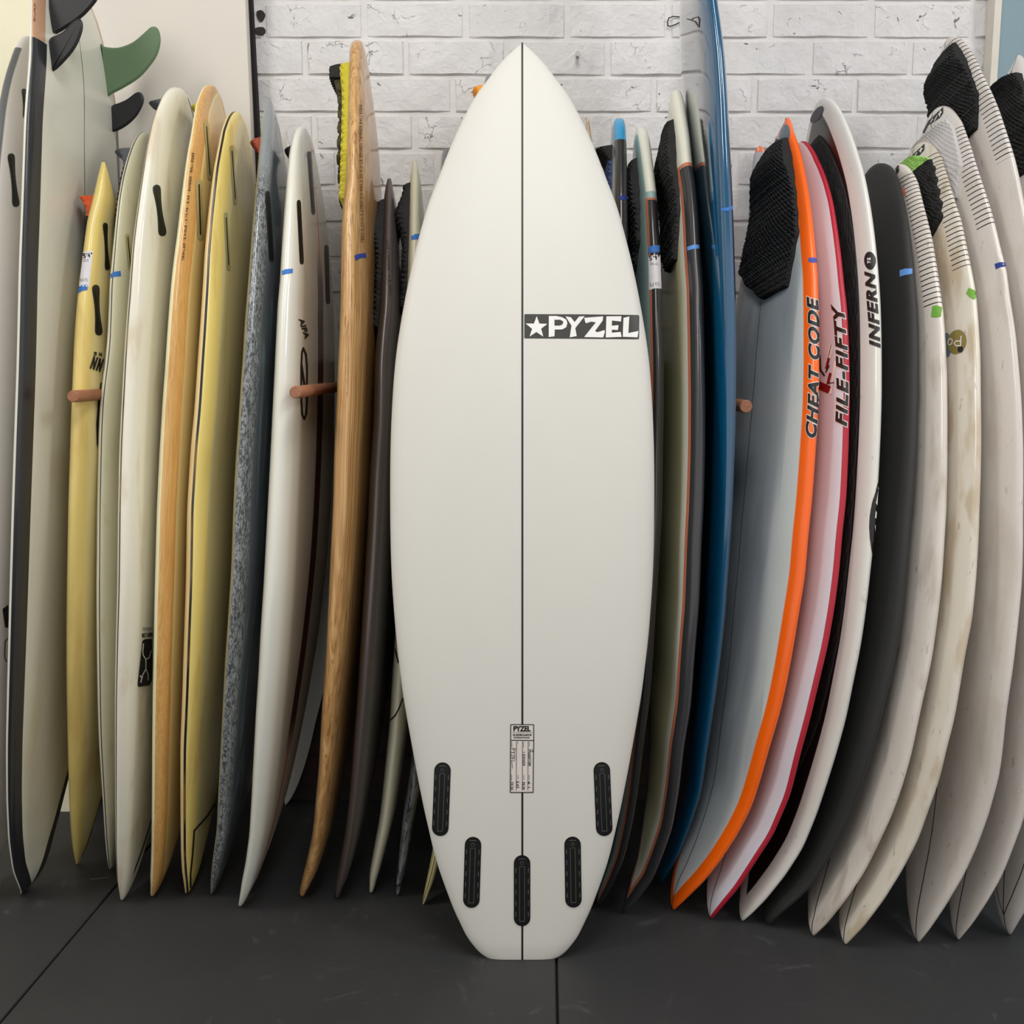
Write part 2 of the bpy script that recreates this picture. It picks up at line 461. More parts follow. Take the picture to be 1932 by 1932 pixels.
class Board:
    def __init__(s, label, sil, side, D0=None, D1=2.34, w=0.50, th=0.060, nose=0.72, tm=0.48, tailw=0.62, tailp=7, kind='round',
                 nb=6.0, nd=3.0, th0=0.22, th1=0.40, cat='surfboard', group=None, noseflat=0.0, name='surfboard', yaw=0.0, front=None, tcut=0.955):
        s.side = side
        sil = sorted(sil, key=lambda p: p[1])
        sy = np.array([p[1] for p in sil], float); sx = np.array([p[0] for p in sil], float)
        ptop, pbot = sil[0], sil[-1]
        if D0 is None: D0 = on_floor(*pbot).y
        ztop = on_y(ptop[0], ptop[1], D1).z
        n = 104
        t = (1 - np.cos(np.linspace(0, np.pi, n))) / 2
        t = 0.72 * t + 0.28 * np.linspace(0, 1, n)
        if front is not None:
            n = 190
            t = (1 - np.cos(np.linspace(0, np.pi, n))) / 2
        s.t = t
        lat, nor = section(nb, nd); s.lat, s.nor = lat, nor
        hw = w / 2 * outline(t, nose, tm, tailw, tailp, kind)
        if noseflat: hw = np.maximum(hw, noseflat * np.clip(t / 0.006, 0, 1) ** 0.5)
        hw = np.maximum(hw, 0.001)
        thk = th * np.where(t < 0.5, th0 + (1 - th0) * np.sin(np.pi / 2 * np.clip(t / 0.5, 0, 1)) ** 0.75,
                            1 - (1 - th1) * np.clip((t - 0.5) / 0.5, 0, 1) ** 2.4)
        thk *= np.minimum(1, 0.25 + (hw / (0.16 * w)) ** 0.6)
        C = np.zeros((n, 3)); C[:, 2] = ztop * t + 0.004; C[:, 1] = D0 + (D1 - D0) * t
        if front is None:
            C[:, 0] = np.interp(C[:, 2], [0, ztop], [(pbot[0] - 966) / F * D0, (ptop[0] - 966) / F * D1])
            base = np.array([math.sin(yaw), -math.cos(yaw), 0.0])
        else:
            base = np.array([-1.0, 0, 0])
            s.front = True
            lean, bulge = front['lean'], front['bulge']
            C[:, 1] = D0 + lean * t - bulge * np.sin(np.pi * t ** 0.9)
        for it in range(26):
            T = np.gradient(C, t, axis=0); T /= np.linalg.norm(T, axis=1)[:, None]
            Wd = base[None, :] - (T @ base)[:, None] * T; Wd /= np.linalg.norm(Wd, axis=1)[:, None]
            N = np.cross(T, Wd)
            if front is not None:
                px, py, dep = proj(C)
                hwp = np.interp(py, *zip(*front['hw']))
                for _ in range(5):
                    hwp[3:-7] = 0.25 * hwp[2:-8] + 0.5 * hwp[3:-7] + 0.25 * hwp[4:-6]
                hw = np.maximum(hwp * dep / F, 0.0015)
                C[:, 0] = (985.3 - 966) / F * dep
                thk = th * np.minimum(1, 0.25 + (hw / 0.14) ** 0.8) * np.where(t < .5, .45 + .55 * np.sin(np.pi * t), .3 + .7 * np.sin(np.pi * t))
                if it > 4: break
                continue
            P = C[:, None, :] + lat[None, :, None] * hw[:, None, None] * Wd[:, None, :] + nor[None, :, None] * thk[:, None, None] * N[:, None, :]
            px, py, dep = proj(P)
            d = px - np.interp(py, sy, sx)
            if side == 'L': k = d.argmin(axis=1)
            else: k = d.argmax(axis=1)
            ii = np.arange(n)
            corr = d[ii, k] * dep[ii, k] / F
            wgt = 0.9 if it < 14 else 0.6
            C[:, 0] -= corr * wgt
            X = C[:, 0].copy()
            # fairing
            for _ in range(2 if it < 24 else 1):
                X[1:-1] = 0.25 * X[:-2] + 0.5 * X[1:-1] + 0.25 * X[2:]
            if kind != 'pin':
                a_, b_ = np.searchsorted(t, 0.885), np.searchsorted(t, tcut)
                sl_ = np.polyfit(t[a_:b_ + 1], X[a_:b_ + 1], 1)[0]
                X[b_ + 1:] = X[b_] + sl_ * (t[b_ + 1:] - t[b_])
            C[:, 0] = X
            if it in (6, 11, 16, 20):
                i_ = py[n // 2:].min()
                ztop += (i_ - ptop[1]) * D1 / F * 0.96
                C[:, 2] = ztop * t + 0.004
        s.C, s.Wd, s.N, s.T, s.hw, s.thk = C, Wd, N, T, hw, thk
        P = C[:, None, :] + lat[None, :, None] * hw[:, None, None] * Wd[:, None, :] + nor[None, :, None] * thk[:, None, None] * N[:, None, :]
        zmin = P[..., 2].min()
        P[..., 2] -= zmin - 0.0005; C[:, 2] -= zmin - 0.0005
        s.P = P
        K = len(lat); s.K = K
        V = P.reshape(-1, 3)
        seg = np.linalg.norm(np.diff(np.concatenate([P, P[:, :1]], axis=1), axis=1), axis=2)
        arc = np.zeros((n, K))
        q = 2 * (NQ - 1)         # index of far rail
        cb = np.concatenate([np.zeros((n, 1)), np.cumsum(seg, axis=1)], axis=1)
        half = cb[:, q]; tot = cb[:, -1]
        for k in range(K):
            if k <= q: arc[:, k] = np.minimum(cb[:, k], half - cb[:, k])
            else: arc[:, k] = -np.minimum(tot - cb[:, k], cb[:, k] - half)
        clen = np.concatenate([[0], np.cumsum(np.linalg.norm(np.diff(C, axis=0), axis=1))])
        s.clen = clen; s.L = clen[-1]
        LEN = np.repeat(clen[:, None], K, axis=1); LAT = lat[None, :] * hw[:, None]
        s.arc, s.LEN, s.LATm = arc.ravel(), LEN.ravel(), LAT.ravel()
        Fc = []
        for i in range(n - 1):
            for k in range(K):
                k2 = (k + 1) % K
                Fc.append((i * K + k, (i + 1) * K + k, (i + 1) * K + k2, i * K + k2))
        Fc.append(tuple(range(K))); Fc.append(tuple((n - 1) * K + k for k in range(K - 1, -1, -1)))
        s.V, s.F = V, Fc
        s.bvh = BVHTree.FromPolygons(V.tolist(), Fc)
        s.root = root(name, (C[0][0], C[0][1], 0.0), label, cat, group)
        s.n = n

    def hit(s, px, py):
        loc, nrm, idx, d = s.bvh.ray_cast(Vector((0, 0, CAM_H)), ray(px, py))
        if loc is None: return None
        if nrm.dot(ray(px, py)) > 0: nrm = -nrm
        return loc, nrm, idx

    def at(s, px, py):
        """(arc,len,lat) of the surface seen at a pixel; walks sideways if it misses"""
        for k in range(0, 40):
            for sg in (1, -1):
                h = s.hit(px + sg * k, py)
                if h: break
            if h: break
        if not h: return 0, 0, 0
        f = s.F[h[2]]
        w = poly_3d_calc([Vector(s.V[i]) for i in f], h[0])
        g_ = lambda a: sum(wi * a[i] for wi, i in zip(w, f))
        return g_(s.arc), g_(s.LEN), g_(s.LATm)

    def A(s, px, py): return s.at(px, py)[0]

    def LN(s, px, py): return s.at(px, py)[1]

    def finish(s, matl):
        s.body = mesh_obj('board_body', s.V, s.F, matl, s.root, smooth=True, attrs={'arc': s.arc, 'len': s.LEN, 'lat': s.LATm})
        return s

    def t_of(s, py, sl=0.0):
        p = s.C + s.Wd * (s.hw * sl)[:, None]
        _, y, _ = proj(p)
        return float(np.interp(-py, -y, s.t))

    def deck(s, t, sl, off=0.0, sgn=-1):
        g_ = lambda a: np.array([np.interp(t, s.t, a[:, i]) for i in range(3)])
        C, Wd, N = g_(s.C), g_(s.Wd), g_(s.N)
        hw = np.interp(t, s.t, s.hw); th = np.interp(t, s.t, s.thk)
        a = min(abs(sl), 1.0)
        y = (0.54 if sgn < 0 else 0.46) * math.sqrt(max(0, 1 - a ** (3.0 if sgn < 0 else 6.0)))
        base = C + Wd * sl * hw + N * sgn * y * th
        n_ = N * sgn + Wd * (sl * abs(sl) * 0.25)
        n_ /= np.linalg.norm(n_)
        return base + n_ * off, n_


BOARDS = []


def ribbon_quads(pts, w, step=3.0, cap=True, ws=None):
    """pixel polyline -> list of quads (pixel coords)"""
    out = []
    for si, (a, b) in enumerate(zip(pts[:-1], pts[1:])):
        a = np.array(a, float); b = np.array(b, float)
        L = np.linalg.norm(b - a)
        capw = w
        if ws: w, capw = ws[si]
        if L < 1e-6: continue
        d = (b - a) / L; nn = np.array([-d[1], d[0]]) * w / 2
        if cap: a = a - d * capw * 0.47; b = b + d * capw * 0.47; L += 0.94 * capw
        m = max(1, int(math.ceil(L / step)))
        for i in range(m):
            p = a + (b - a) * i / m; q = a + (b - a) * (i + 1) / m
            out.append([p - nn, q - nn, q + nn, p + nn])
    return out


def stick_quads(B, quads, m, name, off=0.0005, parent=None, label=None):
    V = []; Fc = []
    for q in quads:
        hs = [B.hit(p[0], p[1]) for p in q]
        if any(h is None for h in hs): continue
        if max(abs(h[0].y - hs[0][0].y) for h in hs) > 0.12: continue
        b = len(V)
        for h in hs: V.append(tuple(h[0] + h[1] * off))
        Fc.append(tuple(range(b, b + len(hs))))
    if not V: return None
    o = mesh_obj(name, V, Fc, m, parent or B.root, origin=B.root['_o'])
    if label: o['label'] = label
    return o


def stick_poly(B, polys, m, name, off=0.0005, grid=5.0, parent=None, label=None, disp=None):
    V = []; Fc = []
    for poly in polys:
        P = []
        m_ = len(poly)
        for i in range(m_):
            a = np.array(poly[i], float); b = np.array(poly[(i + 1) % m_], float)
            k = max(1, int(np.linalg.norm(b - a) / grid))
            for j in range(k): P.append(tuple(a + (b - a) * j / k))
        E = [(i, (i + 1) % len(P)) for i in range(len(P))]
        xs = [p[0] for p in P]; ys = [p[1] for p in P]
        ins = []
        y = min(ys) + grid / 2
        while y < max(ys):
            x = min(xs) + grid / 2
            while x < max(xs): ins.append((x, y)); x += grid
            y += grid
        vs, es, fs, _, _, _ = geometry.delaunay_2d_cdt([Vector(p) for p in P + ins], E, [], 1, 1e-5)
        b = len(V); ok = {}
        for i, v in enumerate(vs):
            h = B.hit(v.x, v.y)
            if h is None:
                for k in range(1, 6):
                    h = B.hit(v.x + k, v.y) or B.hit(v.x - k, v.y)
                    if h: break
            V.append(tuple(h[0] + h[1] * off) if h else (0, 0, 0)); ok[i] = h is not None
        for f in fs:
            if all(ok[i] for i in f): Fc.append(tuple(b + i for i in f))
    if not Fc: return None
    used = sorted({i for f in Fc for i in f}); mp = {i: j for j, i in enumerate(used)}
    o = mesh_obj(name, [V[i] for i in used], [tuple(mp[i] for i in f) for f in Fc], m, parent or B.root, origin=B.root['_o'], smooth=True)
    if label: o['label'] = label
    return o


GL = {
 'A': [[(0, 0), (.5, 1), (1, 0)], [(.22, .32), (.78, .32)]], 'B': [[(0, 0), (0, 1), (.7, 1), (.85, .78), (.7, .53), (0, .53)], [(.7, .53), (.95, .28), (.7, 0), (0, 0)]],
 'C': [[(1, .8), (.75, 1), (.25, 1), (0, .75), (0, .25), (.25, 0), (.75, 0), (1, .2)]], 'D': [[(0, 0), (0, 1), (.6, 1), (1, .7), (1, .3), (.6, 0), (0, 0)]],
 'E': [[(1, 1), (0, 1), (0, 0), (1, 0)], [(0, .5), (.85, .5)]], 'F': [[(1, 1), (0, 1), (0, 0)], [(0, .5), (.85, .5)]],
 'G': [[(1, .8), (.75, 1), (.25, 1), (0, .75), (0, .25), (.25, 0), (.8, 0), (1, .2), (1, .45), (.6, .45)]],
 'H': [[(0, 0), (0, 1)], [(1, 0), (1, 1)], [(0, .5), (1, .5)]], 'I': [[(.5, 0), (.5, 1)]], 'K': [[(0, 0), (0, 1)], [(1, 1), (0, .45)], [(.3, .6), (1, 0)]],
 'L': [[(0, 1), (0, 0), (1, 0)]], 'M': [[(0, 0), (0, 1), (.5, .4), (1, 1), (1, 0)]], 'N': [[(0, 0), (0, 1), (1, 0), (1, 1)]],
 'O': [[(.25, 0), (0, .25), (0, .75), (.25, 1), (.75, 1), (1, .75), (1, .25), (.75, 0), (.25, 0)]], 'P': [[(0, 0), (0, 1), (.7, 1), (1, .78), (.7, .5), (0, .5)]],
 'R': [[(0, 0), (0, 1), (.7, 1), (1, .78), (.7, .5), (0, .5)], [(.5, .5), (1, 0)]], 'S': [[(1, .85), (.7, 1), (.2, 1), (0, .78), (.2, .55), (.8, .45), (1, .22), (.75, 0), (.2, 0), (0, .15)]],
 'T': [[(0, 1), (1, 1)], [(.5, 1), (.5, 0)]], 'U': [[(0, 1), (0, .25), (.25, 0), (.75, 0), (1, .25), (1, 1)]], 'V': [[(0, 1), (.5, 0), (1, 1)]],
 'W': [[(0, 1), (.25, 0), (.5, .6), (.75, 0), (1, 1)]], 'X': [[(0, 0), (1, 1)], [(0, 1), (1, 0)]], 'Y': [[(0, 1), (.5, .5), (1, 1)], [(.5, .5), (.5, 0)]],
 'Z': [[(0, 1), (1, 1), (0, 0), (1, 0)]], '-': [[(.1, .5), (.9, .5)]], '.': [[(.45, 0), (.55, 0)]], "'": [[(.5, 1), (.5, .75)]], '"': [[(.3, 1), (.3, .75)], [(.7, 1), (.7, .75)]],
 '0': [[(.3, 0), (0, .3), (0, .7), (.3, 1), (.7, 1), (1, .7), (1, .3), (.7, 0), (.3, 0)]], '1': [[(.3, .8), (.5, 1), (.5, 0)]],
 '2': [[(0, .8), (.25, 1), (.8, 1), (1, .75), (0, 0), (1, 0)]], '3': [[(0, 1), (.9, 1), (.45, .58), (1, .3), (.7, 0), (0, .05)]],
 '4': [[(.75, 0), (.75, 1), (0, .3), (1, .3)]], '5': [[(.95, 1), (.1, 1), (.05, .55), (.7, .6), (1, .3), (.7, 0), (0, .05)]],
 '6': [[(.8, 1), (.1, .5), (.1, .15), (.4, 0), (.9, .15), (.85, .45), (.15, .45)]], '7': [[(0, 1), (1, 1), (.35, 0)]],
 '8': [[(.5, .53), (.1, .75), (.5, 1), (.9, .75), (.5, .53), (.05, .25), (.5, 0), (.95, .25), (.5, .53)]],
 '9': [[(.95, .6), (.5, .5), (.1, .75), (.5, 1), (.9, .8), (.85, .4), (.6, 0)]], '$': [[(1, .8), (.2, .85), (.1, .6), (.9, .4), (.8, .12), (0, .2)], [(.5, 1.1), (.5, -.1)]],
}


def text_quads(txt, path, hgt, sw, fill=0.78, shear=0.0, wid=None, sh=None):
    sh = sh or sw
    """text along a pixel polyline path (baseline centre line), fitted to its length; letters' middle lies on the path"""
    P = np.array(path, float)
    seg = np.linalg.norm(np.diff(P, axis=0), axis=1); cum = np.concatenate([[0], np.cumsum(seg)]); tot = cum[-1]
    narrow = {'I': 0.45, ' ': 0.35, '-': 0.7, '.': 0.4, "'": 0.35, '"': 0.5, '1': 0.7}
    ad = [narrow.get(c, 1.0) for c in txt]; S = sum(ad); unit = tot / S
    pos = 0; out = []

    def mp(s_, v):
        x = np.interp(s_, cum, P[:, 0]); y = np.interp(s_, cum, P[:, 1])
        i = min(len(seg) - 1, max(0, np.searchsorted(cum, s_) - 1))
        d = (P[i + 1] - P[i]) / seg[i]
        if s_ > tot: x += d[0] * (s_ - tot); y += d[1] * (s_ - tot)
        if s_ < 0: x += d[0] * s_; y += d[1] * s_
        up = np.array([d[1], -d[0]])
        return (x + up[0] * v, y + up[1] * v)
    for c, a in zip(txt, ad):
        w_ = unit * a; st = GL.get(c, [])
        for pl in st:
            pts = []
            for (u, v) in pl:
                if c == 'I': uu = 0.5
                else: uu = u
                inner = w_ * fill - sw * (0 if c in "'\"." else 0.9)
                s_ = pos + w_ * (1 - fill) / 2 + sw * 0.45 + inner * uu + (v - 0.5) * hgt * shear
                pts.append(mp(s_, (v - 0.5) * (hgt - sh)))
            ws = []
            for (p_, q_) in zip(pl[:-1], pl[1:]):
                du = abs(q_[0] - p_[0]) * inner; dv = abs(q_[1] - p_[1]) * (hgt - sh); r_ = math.hypot(du, dv) + 1e-6
                ws.append((math.hypot(sw * dv / r_, sh * du / r_), math.hypot(sw * du / r_, sh * dv / r_)))
            out += ribbon_quads(pts, sw, ws=ws)
        pos += w_
    return out


def put_text(B, txt, path, hgt, sw, m, name='lettering', off=0.0012, outline_m=None, ow=3.0, **k):
    if outline_m:
        k2 = dict(k); k2['sh'] = (k.get('sh') or sw) + ow
        stick_quads(B, text_quads(txt, path, hgt + ow, sw + ow, **k2), outline_m, 'lettering_outline', off=off - 0.0005)
    return stick_quads(B, text_quads(txt, path, hgt, sw, **k), m, name, off=off)


def font_text(B, txt, path, hgt, m, bold=0.03, shear=0.3, name='lettering', off=0.0012, outline_m=None, ow=0.035, space=1.0):
    """heavy printed lettering: glyph outlines triangulated, bent along a pixel path and laid on the board"""
    P = np.array(path, float)
    seg_ = np.linalg.norm(np.diff(P, axis=0), axis=1); cum = np.concatenate([[0], np.cumsum(seg_)]); tot = cum[-1]
    jobs = [(bold, m, name, off)]
    if outline_m: jobs.insert(0, (bold + ow, outline_m, 'lettering_outline', off - 0.0005))
    x0 = x1 = None
    for (bd, mm, nm, of) in reversed(jobs):
        cu = bpy.data.curves.new('t', 'FONT'); cu.body = txt; cu.offset = bd; cu.shear = shear; cu.resolution_u = 3; cu.space_character = space
        to = bpy.data.objects.new('t', cu); COL.objects.link(to)
        dg = bpy.context.evaluated_depsgraph_get(); dg.update()
        me = bpy.data.meshes.new_from_object(to.evaluated_get(dg))
        bm = bmesh.new(); bm.from_mesh(me); bmesh.ops.triangulate(bm, faces=bm.faces)
        for _ in range(5):
            es = [e for e in bm.edges if e.calc_length() > 0.11]
            if not es: break
            bmesh.ops.subdivide_edges(bm, edges=es, cuts=1); bmesh.ops.triangulate(bm, faces=bm.faces)
        bm.to_mesh(me); bm.free()
        V0 = [v.co.copy() for v in me.vertices]; F0 = [tuple(p.vertices) for p in me.polygons]
        bpy.data.objects.remove(to, do_unlink=True); bpy.data.curves.remove(cu); bpy.data.meshes.remove(me)
        if x0 is None:
            x0 = min(v.x for v in V0); x1 = max(v.x for v in V0); y0 = min(v.y for v in V0); y1 = max(v.y for v in V0)
        V = []; good = []
        for v in V0:
            s_ = (v.x - x0) / (x1 - x0) * tot; h_ = ((v.y - y0) / (y1 - y0) - 0.5) * hgt
            px = np.interp(s_, cum, P[:, 0]); py = np.interp(s_, cum, P[:, 1])
            i = min(len(seg_) - 1, max(0, np.searchsorted(cum, s_) - 1)); d = (P[i + 1] - P[i]) / seg_[i]
            if s_ < 0: px += d[0] * s_; py += d[1] * s_
            if s_ > tot: px += d[0] * (s_ - tot); py += d[1] * (s_ - tot)
            h = B.hit(px + d[1] * h_, py - d[0] * h_)
            V.append(tuple(h[0] + h[1] * of) if h else (0, 0, 0)); good.append(h is not None)
        Fc = [f for f in F0 if all(good[i] for i in f)]
        used = sorted({i for f in Fc for i in f}); mp = {i: j for j, i in enumerate(used)}
        if Fc:
            mesh_obj(nm, [V[i] for i in used], [tuple(mp[i] for i in f) for f in Fc], mm, B.root, origin=B.root['_o'])


def pad(B, py_top, py_bot, s0, s1, m, h=0.005, kick=0.02, kl=0.16, shape='chevron', name='traction_pad', cell=0.0115, parent=None, kick_m=None, jag=0.05, groove=0.6, res=0.0027, kc=None, kw=0.13, rib=0.0):
    """moulded traction pad on the deck between two image heights; s0..s1 lateral range (1 = near rail)"""
    tt, tb = B.t_of(py_top, (s0 + s1) / 2), B.t_of(py_bot, (s0 + s1) / 2)
    Ln = (tt - tb) * B.L
    hwm = float(np.interp((tt + tb) / 2, B.t, B.hw)) * (s1 - s0)
    nu = max(8, min(130, int(Ln / res))); nv = max(8, min(110, int(hwm / res)))
    u = np.linspace(0, 1, nu + 1)[:, None]; v = np.linspace(0, 1, nv + 1)[None, :]
    t = np.clip(tb + (tt - tb) * u + 0 * v, 0, 0.9985)
    k = np.ones_like(u)
    if shape == 'chevron':
        k = np.where(u < 0.32, np.minimum(1, 0.30 + 0.70 * u / 0.32), 1.0) * (1 - 0.10 * np.clip((u - 0.75) / 0.25, 0, 1) ** 2)
    elif shape == 'oval':
        k = np.sqrt(np.maximum(0.02, 1 - np.abs(2 * u - 1) ** 5))
    if shape != 'flat': k = k * (1 - jag * 0.5 + jag * 0.5 * np.sin(u * 46))
    mid, hr = (s0 + s1) / 2, (s1 - s0) / 2
    if s1 > 0.7 and shape != 'oval': sl = s1 - (s1 - s0) * k * (1 - v) + (1 - k) * -0.35 * hr
    else: sl = mid + hr * k * (2 * v - 1)
    sl = np.clip(sl, -0.985, 0.985)
    e = np.minimum(1, np.minimum(np.minimum(u, 1 - u) * nu / 1.5, np.minimum(v, 1 - v) * nv / 1.5))
    a = (u * Ln + v * hwm) / cell; b = (u * Ln - v * hwm) / cell
    gr = np.minimum(np.abs(a - np.round(a)), np.abs(b - np.round(b)))
    hh = h * (1 - groove * np.clip(1 - gr / 0.24, 0, 1))
    if rib:
        fr = (u * Ln / 0.0125) % 1.0
        hh = hh + rib * fr * np.clip(hwm / 0.01, 0, 1)
    if kick and kc is not None:
        hh = hh + kick * np.exp(-((u - kc) / kw) ** 2) * (1 - np.abs(2 * v - 1) ** 4 * 0.5)
    elif kick:
        q = np.clip((u - (1 - kl)) / kl, 0, 1)
        hh = hh + kick * q ** 1.5 * (1 - np.abs(2 * v - 1) ** 4 * 0.6)
    off = np.where(e > 0, hh * e + 0.0003, -0.001)
    I = lambda A: np.stack([np.interp(t.ravel(), B.t, A[:, c]) for c in range(3)], 1)
    C, Wd, N = I(B.C), I(B.Wd), I(B.N)
    hw = np.interp(t.ravel(), B.t, B.hw); th = np.interp(t.ravel(), B.t, B.thk); s_ = sl.ravel()
    y = 0.54 * np.sqrt(np.clip(1 - np.abs(s_) ** 3, 0, 1))
    n_ = -N + Wd * (s_ * np.abs(s_) ** 2 * 0.5)[:, None]
    n_ /= np.linalg.norm(n_, axis=1)[:, None]
    V = C + Wd * (s_ * hw)[:, None] - N * (y * th)[:, None] + n_ * off.ravel()[:, None]
    Fc = []
    for i in range(nu):
        for j in range(nv):
            a_ = i * (nv + 1) + j
            Fc.append((a_, a_ + 1, a_ + nv + 2, a_ + nv + 1))
    o = mesh_obj(name, V, Fc, m if not kick_m else [m, kick_m], parent or B.root, origin=B.root['_o'], smooth=False)
    if kick_m:
        mi = []
        for i in range(nu): mi += [1 if i / nu > 1 - kl * 1.1 else 0] * nv
        o.data.polygons.foreach_set('material_index', mi)
    return o


def tape(B, pts, m='blue_tape', label='strip of blue tape'):
    o = stick_poly(B, [pts], M[m], 'tape', off=0.0009, grid=4)
    if o: o['label'] = label
    return o


def rect(x0, y0, x1, y1, tilt=0): return [(x0, y0 + tilt), (x1, y0), (x1, y1), (x0, y1 + tilt)]


def ell(cx, cy, rx, ry, rot=0, n=24, fig8=0.0):
    out = []
    for i in range(n):
        a = 2 * math.pi * i / n
        x = rx * math.cos(a); y = ry * math.sin(a)
        if fig8: x *= (1 - fig8) + fig8 * (y / ry) ** 2
        out.append((cx + x * math.cos(rot) - y * math.sin(rot), cy + x * math.sin(rot) + y * math.cos(rot)))
    return out


def plug(B, cx, cy, rx, ry, rot=0, fig8=0.5, m='plug_black', slot=True):
    pl = []
    for sg in (1, -1):
        for k in range(15):
            v = math.cos(math.pi * k / 14) * sg
            wv = sg * rx * 1.15 * ((1 - fig8) + fig8 * v * v) * math.sqrt(max(0, 1 - abs(v) ** (ry / rx * 1.6)))
            if k in (0,) or k == 14: wv *= 1
            pl.append((cx + wv * math.cos(rot) - v * ry * math.sin(rot), cy + wv * math.sin(rot) + v * ry * math.cos(rot)))
    q_ = []
    for p in pl:
        if not q_ or (abs(p[0] - q_[-1][0]) + abs(p[1] - q_[-1][1])) > 0.05: q_.append(p)
    if abs(q_[0][0] - q_[-1][0]) + abs(q_[0][1] - q_[-1][1]) < 0.05: q_.pop()
    o = stick_poly(B, [q_], M[m], 'fin_plug', off=0.0009, grid=4)
    if o and slot:
        p = stick_quads(B, ribbon_quads([(cx + ry * .8 * math.sin(rot), cy - ry * .8 * math.cos(rot)), (cx - ry * .8 * math.sin(rot), cy + ry * .8 * math.cos(rot))], max(1.6, rx * .45)),
                        M['slot_black'], 'slot', off=0.0014, parent=o)
        if p: p.location = (0, 0, 0)
    return o


def smooth_poly(poly, n=3):
    out = []
    m_ = len(poly)
    for i in range(m_):
        p0, p1, p2, p3 = [np.array(poly[(i + k) % m_], float) for k in (-1, 0, 1, 2)]
        for k in range(n):
            t = k / n
            out.append(tuple(0.5 * ((2 * p1) + (-p0 + p2) * t + (2 * p0 - 5 * p1 + 4 * p2 - p3) * t * t + (-p0 + 3 * p1 - 3 * p2 + p3) * t ** 3)))
    return out


def fin(B, poly, y, m, thick=0.008, name='fin', label=None):
    """fin whose profile stands in the plane y = const, with bevelled foil edges"""
    poly = smooth_poly(poly, 3)
    P = np.array([[on_y(px, py, y).x, on_y(px, py, y).z] for px, py in poly])
    n = len(P)
    area2 = sum(P[i][0] * P[(i + 1) % n][1] - P[(i + 1) % n][0] * P[i][1] for i in range(n))
    if area2 < 0: P = P[::-1]
    V = [(p[0], y, p[1]) for p in P]; rings = []
    for ins, yy in ((0.0045, 0.5), (0.0045, -0.5)):
        for i in range(n):
            d = P[(i + 1) % n] - P[i - 1]; d /= (np.linalg.norm(d) + 1e-9)
            q = P[i] + np.array([-d[1], d[0]]) * ins
            V.append((q[0], y + yy * thick, q[1]))
    Fc = []
    for i in range(n):
        j = (i + 1) % n
        Fc += [(j, i, n + i, n + j), (i, j, 2 * n + j, 2 * n + i)]
    Fc.append(tuple(range(n, 2 * n))[::-1]); Fc.append(tuple(range(2 * n, 3 * n)))
    o = mesh_obj(name, V, Fc, M[m], B.root, origin=B.root['_o'], smooth=False)
    if label: o['label'] = label
    return o


WB = (222, 219, 208)
CREAM = (224, 218, 190)
STR = dict(c=(30, 30, 34), lat=(-0.0016, 0.0016))

# ================================================================== LEFT SIDE
# L0 far-left board
B = Board('white surfboard with grey deck edge cut off by the left picture border', [(49, 65), (34, 80), (25, 95), (14, 125), (5, 158), (-3, 200), (-15, 300), (-30, 500), (-45, 800), (-52, 1100), (-50, 1300), (-45, 1450), (-44, 1550), (-50, 1620), (-66, 1690)],
          'L', w=0.50, th=0.056, tailw=0.5, tailp=5, D1=2.30)
B.finish(board_mat('board_far_left', (222, 216, 214), [dict(c=(98, 100, 104), arc=(-0.2, B.A(16, 181)), len=(-1, B.LN(28, 90)), soft=0.002)]))
plug(B, 25, 340, 7.5, 51, -0.10); plug(B, 46, 195, 5, 28, -0.05)
stick_poly(B, [[(4, 1149), (15, 1141), (15, 1184), (9, 1184)]], M['black_ink'], 'logo', off=0.001)
stick_quads(B, ribbon_quads([(14, 1205), (9, 1210), (8, 1240), (12, 1248)], 1.5), M['black_ink'], 'logo_line', off=0.001)

# L1 longboard with black rail and fins
B = Board('tall white longboard with black rail, black fins and a green fin, second from the left', [(66, -120), (57, 0), (55, 100), (46, 207), (42.5, 300), (39, 400), (35, 500), (33, 600), (30.5, 700), (27, 800), (22, 950), (18, 1100), (15.5, 1200), (13, 1300), (11, 1400), (11.5, 1500), (15, 1580), (23, 1640), (40, 1682)],
          'L', w=0.50, th=0.04, tailw=0.80, tailp=6, nose=0.5, D1=2.27, th1=0.5, nb=8)
aw = B.A(40, 500); ab = B.A(72, 500)
B.finish(board_mat('board_black_rail_longboard', (222, 221, 208), [
    dict(c=(34, 35, 40), arc=(aw - 0.0, ab), len=(-1, B.LN(65, 70))), dict(c=(192, 150, 118), arc=(aw, ab - 0.006), len=(B.LN(65, 70), 99)),
    dict(c=(28, 28, 30), lat=(-0.0015, 0.0015), arc=(0, 9), len=(1.1, 99)),
    dict(c=(205, 178, 120), arc=(0.05, 9), noise=(5, 1.6, 0.62, 0.1), len=(0.2, 1.2), lsoft=0.3, fac=0.35)]))
stick_quads(B, text_quads('SURF', [(64.5, 42), (66, 4)], 3.2, 0.7), M['faint_ink'], 'lettering', off=0.001)
def face_y(px, py):
    for k in range(0, 60):
        h_ = B.hit(px - k, py)
        if h_: return h_[0].y - (0.012 if k else 0.0), px - k
    return 2.2, px


